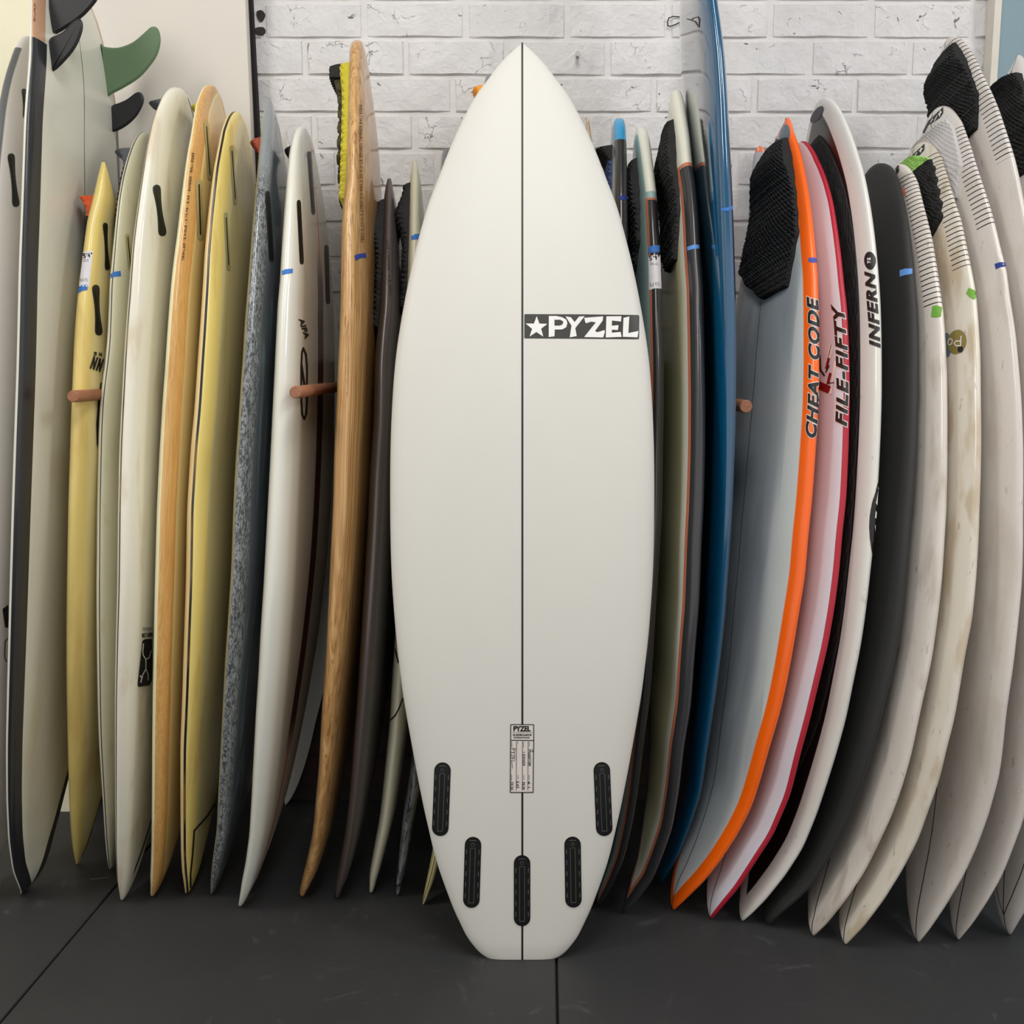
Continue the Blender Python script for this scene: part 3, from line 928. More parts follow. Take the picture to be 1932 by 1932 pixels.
y1_, _ = face_y(97, 40); y2_, _ = face_y(96, 105); y3_, e3 = face_y(199, 140); y4_, e4 = face_y(212, 225)
fin(B, [(91, -60), (92, 0), (99, 62), (128, 52), (154, 34), (172, 16), (186, -4), (190, -30), (182, -70), (150, -60), (120, -50)], y1_, 'fin_black', 0.010, label='large black fin')
fin(B, [(92, 92), (94, 73), (108, 66), (121, 58), (137, 41), (147, 35), (154, 38), (157, 50), (153, 68), (143, 90), (126, 112), (101, 135), (96, 118)], y2_, 'fin_black', 0.008, label='small black fin, near side')
fin(B, [(min(189, e3 - 6), 84), (196, 88), (222, 90), (250, 80), (272, 62), (285, 51), (296, 52), (302, 64), (303, 82), (297, 104), (284, 124), (262, 148), (230, 168), (205, 182), (202, 198), (196, 186), (min(191, e3 - 6), 130)], y3_, 'fin_green', 0.008, label='green fin')
fin(B, [(207, 210), (210, 200), (225, 194), (240, 187), (256, 175), (266, 175), (272, 186), (268, 202), (256, 222), (235, 240), (212, 249), (min(206, e4 - 6), 230)], y4_, 'fin_black', 0.007, label='small black fin, wall side')

# L2 yellow board with diamond tail
B = Board('yellowed surfboard with pointed tail, white price tag 5\'4" and a blue tape strip', [(191.5, 303), (183, 336), (176, 367), (164, 414), (158, 461), (147, 547), (140, 631), (136, 727), (133.5, 800), (128.5, 950), (126, 1100), (125, 1200), (125.5, 1300), (127.5, 1400), (130, 1500), (133, 1560), (137, 1600), (144, 1631)],
          'L', w=0.38, th=0.048, tailw=0.3, kind='pin', tailp=2.0, D1=2.17, nb=7)
B.finish(board_mat('board_yellow_diamond', (240, 216, 132), [dict(c=(232, 224, 180), arc=(0.04, 9), soft=0.012, fac=0.6), dict(c=(190, 150, 80), noise=(9, 3, 0.62, 0.08), fac=0.4),
    dict(c=(22, 22, 22), arc=(B.A(181, 1560), B.A(181, 1560) + 0.010), lat=(-9, 0), len=(-1, 0.5)), ]))
stick_poly(B, [[(158, 475), (175, 473), (168, 541), (150, 541)]], M['paper'], 'price_tag', off=0.0009)
put_text(B, "5'4\"", [(157, 483), (173, 481)], 9, 1.6, M['black_ink'])
put_text(B, "32.0", [(157, 492), (167, 491)], 5, 0.7, M['pencil'])
put_text(B, "$475", [(152, 529), (165, 528)], 6, 0.7, M['pencil'])
tape(B, [(147, 543), (155, 538), (164, 536), (165, 547), (155, 549), (148, 554)])
plug(B, 183, 585, 8, 48, -0.07); plug(B, 200, 465, 5, 45, -0.05)
put_text(B, "B N", [(176, 667), (192, 669)], 7, 1.6, M['black_ink'])
put_text(B, "NN", [(171, 683), (193, 690)], 25, 3.2, M['black_ink'])
stick_poly(B, [[(189, 722), (184, 760), (181, 800), (182, 838), (187, 856), (195, 858), (195, 722)]], M['black_ink'], 'logo', off=0.001)
pad(B, 372, 520, -0.75, 0.55, M['pad_black'], h=0.009, kick=0.034, kl=0.26, kick_m=M['pad_orange'])

# L3
B = Board('off-white round-tailed surfboard with thin black pinline and grey tail pad kick', [(274, 246), (262, 252), (255, 259), (241, 290), (230, 329), (222, 375), (215, 440), (209.5, 500), (207, 520), (202, 644), (195, 700), (190, 735), (186, 800), (182.5, 950), (181.5, 1100), (182, 1200), (184, 1325), (186.5, 1400), (193, 1500), (198, 1580), (202, 1620), (207, 1641)],
          'L', w=0.43, th=0.05, tailw=0.75, tailp=5, D1=2.33)
ap = B.A(190, 950)
B.finish(board_mat('board_offwhite_pinline', (216, 214, 188), [dict(c=(238, 236, 222), arc=(-0.5, ap - 0.002)), dict(c=(40, 40, 40), arc=(ap - 0.0022, ap)), dict(c=(176, 168, 130), noise=(14, 5, 0.66, 0.05), fac=0.35)]))
tape(B, [(208, 518), (214, 513), (227, 511), (228, 521), (217, 522), (209, 525)])
plug(B, 243, 476, 3.6, 35, -0.10, 0.0, 'clear_plug', True)
pad(B, 296, 520, -0.8, 0.8, M['pad_black'], h=0.007, kick=0.045, kl=0.18, kick_m=M['pad_grey'])

# L4
B = Board('white rounded-tail surfboard with black figure-eight fin plug and black rectangular logo', [(327, 162), (318, 165), (311, 173), (298, 197), (287, 228), (277, 274), (269, 323), (261, 375), (252, 440), (248, 479), (244.5, 528), (238, 605), (233, 683), (229, 760), (225, 838), (222.5, 950), (221, 1100), (218.5, 1200), (216.5, 1300), (216.5, 1400), (217, 1500), (218, 1600), (221, 1660), (228, 1699)],
          'L', w=0.51, th=0.068, tailw=0.72, tailp=6, D1=2.34)
ap = B.A(226, 1100); aq = B.A(285, 1560)
B.finish(board_mat('board_white_plug', (234, 229, 212), [dict(c=(28, 28, 34), arc=(ap - 0.0045, ap)), dict(c=(196, 170, 130), noise=(16, 5, 0.60, 0.08), fac=0.4),
    dict(c=(20, 20, 20), arc=(0.05, 0.064), lat=(-9, 0)), dict(c=(120, 118, 122), arc=(-0.02, 0.004), lat=(-9, 0), len=(1.2, 9))]))
plug(B, 300.5, 397, 8.5, 49, -0.13, 0.5)
put_text(B, "TEENIC", [(268, 1187), (286, 1186)], 6, 1.1, M['pencil'])
put_text(B, "OCTANO", [(267, 1199), (287, 1197)], 8, 1.2, M['black_ink'])
stick_poly(B, [[(268, 1209), (272, 1206), (286, 1205), (287, 1250), (286, 1283), (281, 1293), (261, 1296), (259, 1292)]], M['black_ink'], 'logo', off=0.0009)
stick_quads(B, ribbon_quads([(269.5, 1215), (268, 1228), (269, 1236), (274, 1244), (280, 1241), (284, 1228)], 1.8) + ribbon_quads([(274, 1244), (274, 1262), (268, 1273), (264.5, 1287)], 1.8)
            + ribbon_quads([(274, 1262), (278, 1272), (278.5, 1283)], 1.5) + ribbon_quads([(263.5, 1275), (267, 1279)], 2), M['white_ink'], 'logo_line', off=0.0014)
pad(B, 196, 330, -0.75, 0.3, M['pad_black'], h=0.006, kick=0.065, kl=0.25, kick_m=M['pad_grey'])

# L5 timber rail
B = Board('cream surfboard with honey-coloured timber rail and squared tail', [(384, 158), (375, 166), (367, 207), (361, 246), (354.5, 280), (348, 323), (341.5, 375), (334, 440), (327, 492), (322, 540), (316, 618), (312, 683), (308, 735), (301.5, 838), (296, 950), (292, 1100), (290, 1200), (288, 1300), (287, 1400), (286.5, 1500), (285.5, 1600), (283.5, 1650), (284, 1692)],
          'L', w=0.49, th=0.054, tailw=0.55, kind='round', tailp=8, D1=2.34, noseflat=0.012, th0=0.3)
a0, a1_, a2_ = B.A(303, 950), B.A(333, 950), B.A(338, 950)
B.finish(board_mat('board_timber_rail', (236, 216, 150), [dict(c=(232, 226, 188), arc=(-9, a0)), dict(c=(222, 178, 108), c2=(206, 152, 84), g=(260, 5), arc=(a0, a1_)),
    dict(c=(236, 220, 160), arc=(a1_, a2_)), dict(c=(226, 196, 150), len=(B.LN(375, 275), 99), arc=(a2_, 9), fac=0.7), dict(c=(182, 132, 60), noise=(24, 4, 0.6, 0.05), arc=(-9, a1_), fac=0.25)]))
plug(B, 376, 395, 5.5, 58, -0.03, 0.1, 'clear_plug'); plug(B, 392, 284, 4, 56, -0.07, 0.1, 'clear_plug')
put_text(B, "TRIM LAM - 5.9.0LB - X 19.75 - 2.46 - SANDED - BALI 2022", [(345, 492), (352, 400), (364, 288)], 4.2, 0.9, M['faint_ink'])
pad(B, 208, 300, -0.7, 0.5, M['pad_black'], h=0.005, kick=0.035, kl=0.3, kick_m=M['pad_yellow'])

# L6 yellow pinline
B = Board('yellow surfboard with thick black pinline down its rail and squared tail', [(431, 208), (424, 212), (417, 246), (411.5, 272), (404, 310), (397, 362), (391, 414), (385.5, 479), (383, 528), (378, 605), (372.5, 683), (367.5, 760), (360, 838), (353, 950), (350.5, 1100), (347, 1200), (344, 1300), (340, 1400), (340, 1500), (341, 1600), (343, 1640), (350, 1687)],
          'L', w=0.49, th=0.054, tailw=0.55, kind='round', tailp=8, D1=2.34, noseflat=0.012, th0=0.3)
a0, a1_ = B.A(361, 950), B.A(366, 950)
B.finish(board_mat('board_yellow_pinline', (246, 222, 130), [dict(c=(228, 204, 152), arc=(-9, a0)), dict(c=(24, 22, 22), arc=(a0, a1_)), dict(c=(222, 214, 168), arc=(0.05, 9), soft=0.01, fac=0.7),
    dict(c=(200, 160, 80), noise=(22, 3, 0.6, 0.06), fac=0.3)]))
plug(B, 440, 330, 3.2, 56, -0.07, 0.0, 'clear_plug'); plug(B, 428, 455, 3.2, 55, -0.05, 0.0, 'clear_plug')
stick_quads(B, ribbon_quads([(404, 1517), (392, 1538), (366, 1567), (363, 1610), (359, 1650), (359, 1680)], 3), M['black_ink'], 'pinline', off=0.001)

# L7 mottled grey
B = Board('slate grey surfboard with black speckled rail and pointed tail', [(504, 181), (501, 192), (498, 205), (492.7, 244), (489, 283), (485, 327), (481, 373), (476, 425), (472, 477), (468, 529), (465.5, 560), (461.6, 605), (459, 657), (455, 709), (450, 786), (444, 870), (440, 950), (437, 1050), (431, 1150), (424, 1250), (419, 1350), (415, 1430), (411.5, 1500), (409, 1560), (401, 1620), (397, 1660), (397, 1688)],
          'L', w=0.46, th=0.054, kind='pin', tailp=2.6, D1=2.34)
a0, a1_ = B.A(452, 1000), B.A(472, 1000)
B.finish(board_mat('board_slate_speckled', (92, 100, 106), [dict(c=(138, 144, 148), arc=(-9, a1_), soft=0.004), dict(c=(156, 148, 124), arc=(-9, a0 - 0.012)),
    dict(c=(46, 48, 51), arc=(a0 - 0.012, a1_), noise=(190, 80, 0.50, 0.10), soft=0.004, dist=1.2, fac=0.9, len=(-1, B.LN(490, 330)), lsoft=0.05), dict(c=(214, 216, 216), arc=(a0, a1_ - 0.006), noise=(240, 30, 0.63, 0.05), fac=0.4),
    dict(c=(150, 170, 182), arc=(a1_, 9), noise=(30, 3, 0.6, 0.08), fac=0.5)], rough=0.3, coat=0.5))
plug(B, 508, 427, 4, 67, -0.06, 0.0)
pad(B, 270, 420, -0.75, 0.6, M['pad_black'], h=0.006, kick=0.03, kl=0.22, kick_m=M['pad_red'])

# L8a small tail behind
B = Board('narrow white surfboard against the wall between the slate board and the brown-striped one', [(541, 242), (533, 254), (530, 264), (526, 300), (518, 400), (508, 550), (500, 750), (498, 950), (503, 1150), (515, 1350), (538, 1519)],
          'L', w=0.20, th=0.026, D0=2.53, D1=2.532, tailw=0.5, kind='pin', tailp=2.4, yaw=math.pi / 2)
B.finish(board_mat('board_hidden_white', (206, 204, 198), []))

# L8 white board with centre stripe
B = Board('glossy white surfboard with orange and dark brown centre stripe and a blue tape strip', [(564, 237), (557, 243), (553.5, 249), (546, 283), (542, 322), (539, 360.5), (535, 412), (531.5, 464), (528, 529), (525, 553.5), (521, 631), (518, 696), (514.7, 760.5), (511, 838), (505.6, 942), (502, 1013), (498, 1090), (492, 1181), (488, 1259), (483, 1336), (477.6, 1440), (475, 1492), (470.7, 1568), (464, 1620), (456.5, 1659), (449, 1711)],
          'L', w=0.53, th=0.066, tailw=0.62, tailp=5, D1=2.34, nb=7)
B.finish(board_mat('board_white_brown_stripe', (224, 224, 214), [dict(c=(206, 196, 170), arc=(0.04, 9), soft=0.012, fac=0.4), dict(c=(224, 78, 24), lat=(-0.006, 0.006), arc=(0, 9)), dict(c=(84, 48, 34), lat=(-0.032, 0.032), arc=(0, 9), len=(B.LN(540, 1400), B.LN(585, 470)), lsoft=0.05, soft=0.003),
    ], rough=0.28, coat=0.5))
tape(B, [(532, 511), (539, 508), (552, 507), (552, 515), (541, 517), (533, 519)])
plug(B, 566, 438, 3.4, 61, -0.05, 0.0); plug(B, 617, 518, 3.4, 56, -0.03, 0.0); plug(B, 587, 345, 3, 60, -0.07, 0.0)
font_text(B, "AIPA", [(567, 600), (573, 618), (579, 638)], 10, M['black_ink'], bold=0.03, shear=0.1, off=0.001)
stick_quads(B, ribbon_quads([(571.5, 657), (576.5, 668), (578.5, 690), (578.5, 760), (577.5, 780), (573.5, 791), (569.5, 782), (567.8, 755), (567.8, 690), (569, 664), (571.5, 657)], 3.4) +
            ribbon_quads([(568.5, 690), (574, 728)], 3.8), M['black_ink'], 'logo', off=0.001)
pad(B, 286, 420, -0.7, 0.4, M['pad_black'], h=0.006, kick=0.025, kl=0.25)

# L9 timber board
B = Board('timber veneer surfboard with yellow and black tail pad left of the centre board', [(668.7, 73), (664, 76), (661, 81), (658, 102), (657, 166), (656, 231), (652, 348), (647, 373.5), (644, 438), (643, 528), (641.5, 605), (637.6, 683), (635, 760), (631, 838), (628.6, 942), (625, 1013), (620, 1129), (615, 1233), (607, 1336), (602, 1440), (597, 1490), (590, 1568), (579, 1620), (569, 1659), (565, 1680), (568, 1692)],
          'L', w=0.50, th=0.06, tailw=0.45, tailp=6, D1=2.34, th1=0.5, nb=4.0, nd=3.2, th0=0.32)
w0, w1 = (206, 164, 108), (176, 128, 74)
B.finish(board_mat('board_timber_veneer', (196, 150, 92), [dict(c=(208, 166, 110), c2=(178, 132, 78), g=(60, 1.6)), dict(c=(140, 92, 44), noise=(150, 2.0, 0.60, 0.03), dist=0.6, fac=0.75),
    dict(c=(120, 76, 34), arc=(B.A(664, 700), B.A(664, 700) + 0.0016), fac=0.7), dict(c=(120, 76, 34), arc=(B.A(672, 700), B.A(672, 700) + 0.0016), fac=0.7), dict(c=(112, 70, 30), arc=(B.A(687, 700), B.A(687, 700) + 0.002), fac=0.6),
    dict(c=(166, 120, 66), arc=(B.A(690, 700), 9), fac=0.6)], rough=0.33, coat=0.5))
tape(B, [(668, 482), (676, 479), (689, 477), (691, 486), (680, 487), (671, 492)], 'navy_tape', 'strip of dark blue tape')
put_text(B, "TEDY-5.0X10-5.0TRIM-2.0-RAILS 20-5.0-LB GRUNDY TWINNER BALI 2022", [(683, 458), (680.5, 330), (680, 197)], 5.2, 0.9, M['faint_ink'])
pad(B, 140, 410, -0.85, 0.80, M['pad_yellow'], h=0.013, kick=0.010, kl=0.3, cell=0.02, name='traction_pad', groove=0.5)
pad(B, 134, 166, -0.6, 0.6, M['pad_black'], h=0.042, kick=0.0, shape='flat', name='pad_kick', groove=0.1)
pad(B, 158, 405, -0.72, 0.66, M['pad_dark_yellow'], h=0.022, kick=0.014, kl=0.3, cell=0.034, name='pad_ribs', groove=0.9)

# L10 dark grey
B = Board('slim dark grey surfboard with pointed tail and black pad beside the centre board', [(731.6, 334), (727, 352), (724, 373.5), (720.5, 464), (718, 542), (716.6, 579), (711, 631), (707, 683), (705, 786), (698, 890), (693, 1000), (687, 1103), (682, 1181), (674, 1310), (664, 1440), (660, 1490), (652, 1560), (642, 1620), (632, 1670), (633, 1695)],
          'L', w=0.45, th=0.052, kind='pin', tailp=2.2, D1=2.36, nb=4.5, th0=0.3)
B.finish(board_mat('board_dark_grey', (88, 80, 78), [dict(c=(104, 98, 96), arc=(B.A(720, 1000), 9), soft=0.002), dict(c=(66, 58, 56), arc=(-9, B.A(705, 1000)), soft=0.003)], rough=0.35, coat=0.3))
put_text(B, "TYPE 2.0 - ROCKET EPS", [(737, 560), (733, 500), (731, 452)], 4.0, 0.6, M['black_ink'])
pad(B, 384, 640, -0.85, 0.85, M['pad_black'], h=0.010, kick=0.022, kc=0.77, rib=0.004)

# L11 white pointed
B = Board('white pin-tailed surfboard with black tail pad half hidden by the centre board', [(779, 300), (775, 325), (772, 350), (770, 438), (767, 542), (764, 700), (760, 900), (752, 1100), (741.6, 1246), (735, 1362), (727, 1440), (721, 1499), (716, 1540), (706, 1594), (697, 1646), (697, 1685)],
          'L', w=0.38, th=0.05, kind='pin', tailp=2.4, D1=2.36, nb=4.5, th0=0.28)
B.finish(board_mat('board_white_pin', (214, 210, 186), [], rough=0.35))
tape(B, [(776, 445), (782, 442), (791, 441), (790, 451), (777, 453)])
stick_quads(B, ribbon_quads([(741, 1212), (747, 1228), (752, 1250)], 2.4), M['black_ink'], 'logo_line', off=0.001)
stick_quads(B, ribbon_quads([(736, 1360), (746, 1350), (753, 1335), (759, 1318)], 2.6), M['black_ink'], 'logo_line', off=0.001)
pad(B, 352, 600, -0.85, 0.85, M['pad_black'], h=0.010, kick=0.020, kc=0.74, rib=0.004)

# L12 / L13
B = Board('charcoal speckled surfboard with chipped rail, its nose left of the centre board tail', [(842, 278), (836, 285), (832, 310), (826, 420), (822, 700), (810, 950), (795, 1200), (780, 1400), (771, 1465), (760.6, 1529), (753, 1607), (747.6, 1659), (748, 1691)],
          'L', w=0.3, th=0.045, tailw=0.5, tailp=6, D1=2.38)
B.finish(board_mat('board_charcoal_chipped', (74, 76, 82), [dict(c=(120, 122, 126), arc=(-9, 0.03), noise=(90, 8, 0.5, 0.08)), dict(c=(16, 16, 18), noise=(120, 50, 0.6, 0.02)), dict(c=(14, 14, 15), arc=(B.A(783, 1560), B.A(783, 1560) + 0.004))]))
B = Board('pale yellow surfboard with double pinline, only its nose showing beside the centre board', [(926, 138), (919, 141), (914, 152), (900, 260), (880, 500), (870, 900), (860, 1200), (840, 1450), (822, 1560), (816, 1602), (810, 1633), (800, 1680), (796, 1707)],
          'L', w=0.30, th=0.040, tailw=0.5, tailp=6, D1=2.41)
a0 = B.A(815, 1640)
B.finish(board_mat('board_yellow_double_pinline', (206, 196, 140), [dict(c=(26, 26, 24), arc=(a0, a0 + 0.0022)), dict(c=(60, 56, 44), arc=(a0 - 0.012, a0 - 0.0105)), dict(c=(120, 124, 128), len=(B.LN(922, 170), 99))]))
pad(B, 172, 300, -0.8, 0.8, M['pad_black'], h=0.006, kick=0.022, kl=0.3, kick_m=M['pad_amber'])

# ================================================================== CENTRE BOARD
HWT = [(80, 1.5), (84, 7), (90, 14), (100, 25), (109.5, 35), (130, 52), (152.7, 68), (166, 80), (190, 95), (215, 108), (250, 125), (290, 142), (349, 164), (373.5, 175), (414, 187), (448.5, 196), (492, 207), (530, 215), (549, 219), (605, 229), (655, 237), (709, 242.5), (786, 247), (850, 249), (920, 249.5), (1000, 249), (1060, 247.5), (1103.5, 245.5), (1150, 242), (1207, 237.5),
       (1260, 231), (1310, 225), (1360, 216), (1400, 209), (1450, 200), (1495, 191), (1521.6, 186), (1568, 175), (1600, 168), (1638, 157), (1690, 138), (1718, 127), (1736, 118), (1762, 106), (1782, 91), (1792, 82), (1799, 73), (1804, 64), (1807, 56), (1809, 50), (1830, 49)]
B = Board('large white shortboard standing bottom-out in the middle with five black fin boxes and PYZEL logo', [(985, 82), (985, 1809)], 'C', D0=1.838, D1=2.218, w=0.5, th=0.062,
          front=dict(hw=HWT, lean=0.38, bulge=0.055), nb=5.0, nd=2.6)
CB = B
B.finish(board_mat('board_centre_white', (213, 211, 205), [dict(c=(30, 30, 38), lat=(-0.0021, 0.0021), arc=(0, 9))], rough=0.5, coat=0.0, tint=0.015))
gx = lambda z: 980 + z / 8.05
gy = lambda z: 585 + z / 8.05
zp = lambda L: [(gx(a), gy(b)) for a, b in L]
stick_poly(B, [zp([(84, 62), (1000, 66), (1800, 76), (1818, 90), (1816, 436), (1800, 444), (1000, 436), (84, 430), (74, 420), (74, 74)])], M['logo_charcoal'], 'logo_panel', off=0.0006, grid=8)
letters = [
    [(262, 95), (303, 208), (424, 212), (330, 286), (362, 406), (258, 336), (154, 404), (192, 288), (94, 206), (220, 208)],
    [(447, 92), (560, 92), (650, 112), (712, 150), (728, 200), (712, 262), (650, 296), (535, 298), (532, 400), (445, 412)],
    [(700, 98), (780, 112), (838, 186), (905, 100), (990, 96), (848, 276), (870, 398), (764, 416), (790, 238)],
    [(985, 120), (1272, 98), (1262, 165), (1148, 320), (1180, 340), (1292, 306), (1296, 335), (1272, 418), (982, 412), (1160, 190), (1090, 178), (1010, 204), (994, 170)],
    [(1320, 98), (1548, 96), (1540, 176), (1404, 162), (1402, 240), (1504, 232), (1494, 306), (1404, 300), (1402, 346), (1536, 334), (1550, 410), (1310, 418)],
    [(1578, 122), (1666, 100), (1652, 352), (1804, 320), (1790, 416), (1568, 408)]]
for i, L in enumerate(letters):
    o = stick_poly(B, [zp(L)], M['white_ink'], 'letter' if i else 'star', off=0.0010, grid=3)
stick_poly(B, [zp([(532, 150), (620, 150), (660, 172), (664, 200), (645, 226), (610, 238), (532, 238)])], M['logo_charcoal'], 'letter_counter', off=0.0014, grid=3)
# spec label
sx = lambda z: 945 + z / 13.8
sy = lambda z: 1360 + z / 13.8
lab = stick_poly(B, [[(963, 1367), (1007, 1367), (1006, 1495), (963, 1495)]], simple('label_paper', (220, 212, 206), 0.6), 'spec_label', off=0.0006, grid=7)
Q = []
for pl in ([(258, 95), (852, 98), (855, 500), (845, 1000), (838, 1858), (245, 1860), (252, 900), (258, 95)], [(262, 500), (850, 508)]):
    Q += ribbon_quads([(sx(a), sy(b)) for a, b in pl], 1.6)
for x in (408, 565, 710):
    Q += ribbon_quads([(sx(x), sy(530)), (sx(x - 8), sy(1800))], 0.9)
Q += ribbon_quads([(sx(290), sy(308)), (sx(820), sy(308))], 0.6)
stick_quads(B, Q, M['black_ink'], 'label_lines', off=0.001)
T2 = lambda s, p, h_, w_, **k: put_text(B, s, [(sx(a), sy(b)) for a, b in p], h_, w_, M['black_ink'], **k)
font_text(B, "PYZEL", [(sx(325), sy(204)), (sx(778), sy(204))], 10.5, M['black_ink'], bold=0.05, shear=0, off=0.001)
font_text(B, "SURFBOARDS", [(sx(312), sy(366)), (sx(800), sy(366))], 3.8, M['black_ink'], bold=0.04, shear=0, off=0.001)
font_text(B, "INTERNATIONAL", [(sx(335), sy(434)), (sx(765), sy(434))], 3.0, M['black_ink'], bold=0.04, shear=0, off=0.001)
T2("PHANTOM", [(745, 730), (745, 1170)], 5.2, 0.9)
T2("1.53X0X", [(600, 790), (600, 1170)], 4.6, 0.9)
T2("PYZEL", [(325, 700), (300, 1100)], 8.5, 0.9)
T2("6.1", [(735, 1560), (735, 1760)], 4.4, 0.9)
T2("20.25", [(595, 1580), (590, 1790)], 4.4, 0.9)
T2("2.63", [(440, 1560), (440, 1750)], 4.4, 0.9)
T2("34.36", [(295, 1580), (290, 1800)], 4.4, 0.9)
for a, b, c_ in ((285, 545, 665), (440, 545, 590), (590, 545, 680), (740, 545, 655), (280, 1405, 1540), (447, 1415, 1505), (595, 1410, 1525), (735, 1410, 1530)):
    stick_quads(B, ribbon_quads([(sx(a), sy(b)), (sx(a), sy(c_))], 1.5), M['pencil'], 'small_print', off=0.001)
for q_ in ([(285, 1060), (300, 1230)], [(810, 740), (840, 800), (770, 790)]):
    stick_quads(B, ribbon_quads([(sx(a), sy(b)) for a, b in q_], 0.9), M['black_ink'], 'signature', off=0.001)


def finbox(B, top, bot, wd):
    ax, ay = top; bx, by = bot
    d = np.array([bx - ax, by - ay], float); L = np.linalg.norm(d); d /= L; nn = np.array([-d[1], d[0]])
    r = wd / 2
    a = np.array([ax, ay]) + d * r; b = np.array([bx, by]) - d * r

    def stad(rr, e0=0, e1=0):
        out = []
        A_ = a + d * e0; B_ = b - d * e1
        for i in range(13):
            th = math.pi * i / 12
            out.append(tuple(A_ + nn * rr * math.cos(th) - d * rr * math.sin(th)))
        for i in range(13):
            th = math.pi * i / 12
            out.append(tuple(B_ - nn * rr * math.cos(th) + d * rr * math.sin(th)))
        return out

    def rct(u0, u1, v0, v1):
        return [tuple(a + nn * u0 + d * v0), tuple(a + nn * u1 + d * v0), tuple(a + nn * u1 + d * v1), tuple(a + nn * u0 + d * v1)]
    o = stick_poly(B, [stad(r)], M['slot_black'], 'fin_box', off=0.0010, grid=6)
    Lm = L - 2 * r
    q = dict(parent=o)
    stick_poly(B, [stad(r * 0.88)], M['box_black'], 'flange', off=0.0022, grid=6, **q)
    fr = []
    for u in (-4.6, 4.6): fr.append(rct(u - 0.45, u + 0.45, 6, Lm + 6))
    fr.append(rct(-4.6, 4.6, Lm + 5, Lm + 6)); fr.append(rct(-4.6, 4.6, 5.2, 6)); fr.append(rct(-6.5, 6.5, -9.6, -8.4))
    for k in range(5):
        v0 = 8 + k * Lm / 5
        fr.append(rct(-r * .80, -r * .72, v0, v0 + 9)); fr.append(rct(r * .72, r * .80, v0, v0 + 9))
    stick_poly(B, fr, M['box_edge'], 'slot_edge', off=0.0026, grid=8, **q)
    stick_poly(B, [rct(-3.2, 3.2, 7, Lm + 1)], M['slot_black'], 'slot', off=0.0030, grid=8, **q)
    c_ = a + d * (-1.0)
    stick_poly(B, [ell(c_[0], c_[1], 3.4, 3.4, 0, 14)], M['box_edge'], 'grub_screw', off=0.0030, grid=3, **q)
    stick_poly(B, [ell(c_[0], c_[1], 2.5, 2.5, 0, 14)], M['slot_black'], 'screw_hole', off=0.0034, grid=3, **q)


for tp, bt in (((835.6, 1438), (830.4, 1577)), ((1134.8, 1437.5), (1140.4, 1577)), ((893, 1578.5), (889, 1712.5)), ((1080, 1578), (1082, 1712)), ((985, 1613), (985, 1747))):
    finbox(B, tp, bt, 31)

# ================================================================== RIGHT SIDE
YAW = math.radians(6)
B = Board('slender pale timber surfboard, only its tan tail tip showing right of the centre board', [(1106, 218), (1111, 222), (1117, 261), (1118, 320), (1116, 420), (1112, 600), (1108, 800), (1100, 1100), (1090, 1350), (1075, 1550), (1060, 1660)],
          'R', yaw=0.0, w=0.12, th=0.03, D1=2.44, tailw=0.3, kind='pin', tailp=2.5)
B.finish(board_mat('board_tan_tail', (190, 162, 132), [dict(c=(160, 124, 92), noise=(90, 3, 0.55, 0.08), fac=0.6)]))

B = Board('black railed surfboard with bright cyan tail tip right of the centre board', [(1173, 220), (1178, 222.6), (1181.5, 246), (1183, 310), (1184.5, 388), (1186, 480), (1190, 600), (1193, 750), (1192, 950), (1183, 1150), (1165, 1350), (1140, 1550), (1110, 1705)],
          'R', yaw=0.0, w=0.34, th=0.05, D1=2.36, tailw=0.5, tailp=5, th1=0.55)
B.finish(board_mat('board_cyan_tip', (52, 50, 50), [dict(c=(58, 160, 214), len=(B.LN(1172, 262), 99)), dict(c=(190, 196, 200), arc=(-9, B.A(1160, 300) - 0.002), fac=0.6)], rough=0.25, coat=0.6))
tape(B, [(1168, 370), (1176, 369), (1184, 370), (1185, 376), (1176, 378), (1168, 376)], 'navy_tape', 'strip of dark blue tape')
pad(B, 286, 480, -0.8, 0.6, M['pad_blue'], h=0.008, kick=0.036, kl=0.16, kick_m=M['pad_black'])

# R2
B = Board('surfboard with cream squared tail, black rail, orange pinline and white 5\'9" price tag', [(1211.7, 237), (1219.5, 246), (1227, 267), (1231, 298), (1240, 370), (1244, 440), (1246.7, 479), (1249, 528), (1250.6, 605), (1252.6, 670), (1253, 760), (1250.6, 864), (1249.8, 950), (1247, 1000), (1243.6, 1065), (1237, 1155), (1233, 1233), (1227, 1310), (1216.5, 1388), (1207.4, 1466), (1196, 1540), (1180, 1610), (1158, 1665), (1130, 1712)],
          'R', yaw=0.02, w=0.4, th=0.05, tailw=0.45, kind='round', tailp=4, D1=2.36, th1=0.6)
a0 = B.A(1225, 440); a9 = B.A(1220.5, 440)
B.finish(board_mat('board_teal_deck', (150, 178, 176), [dict(c=(222, 222, 208), len=(B.LN(1228, 360), 99), arc=(B.A(1213, 320), 9), soft=0.003), dict(c=(222, 222, 208), len=(B.LN(1213, 250), 99)),
    dict(c=(190, 110, 80), arc=(a9, a0), len=(-1, B.LN(1228, 372))), dict(c=(38, 38, 41), arc=(a0, 9), len=(-1, B.LN(1228, 376))), dict(c=(190, 110, 80), arc=(a0, 9), len=(B.LN(1228, 376), B.LN(1228, 372)))], rough=0.25, coat=0.5))
tape(B, [(1224, 466), (1235, 463), (1244, 463), (1244, 476), (1234, 476), (1224, 479)])
stick_poly(B, [[(1224, 485), (1234, 481), (1245, 482), (1247.5, 545), (1236, 544), (1225, 548)]], M['paper'], 'price_tag', off=0.0009, grid=4)
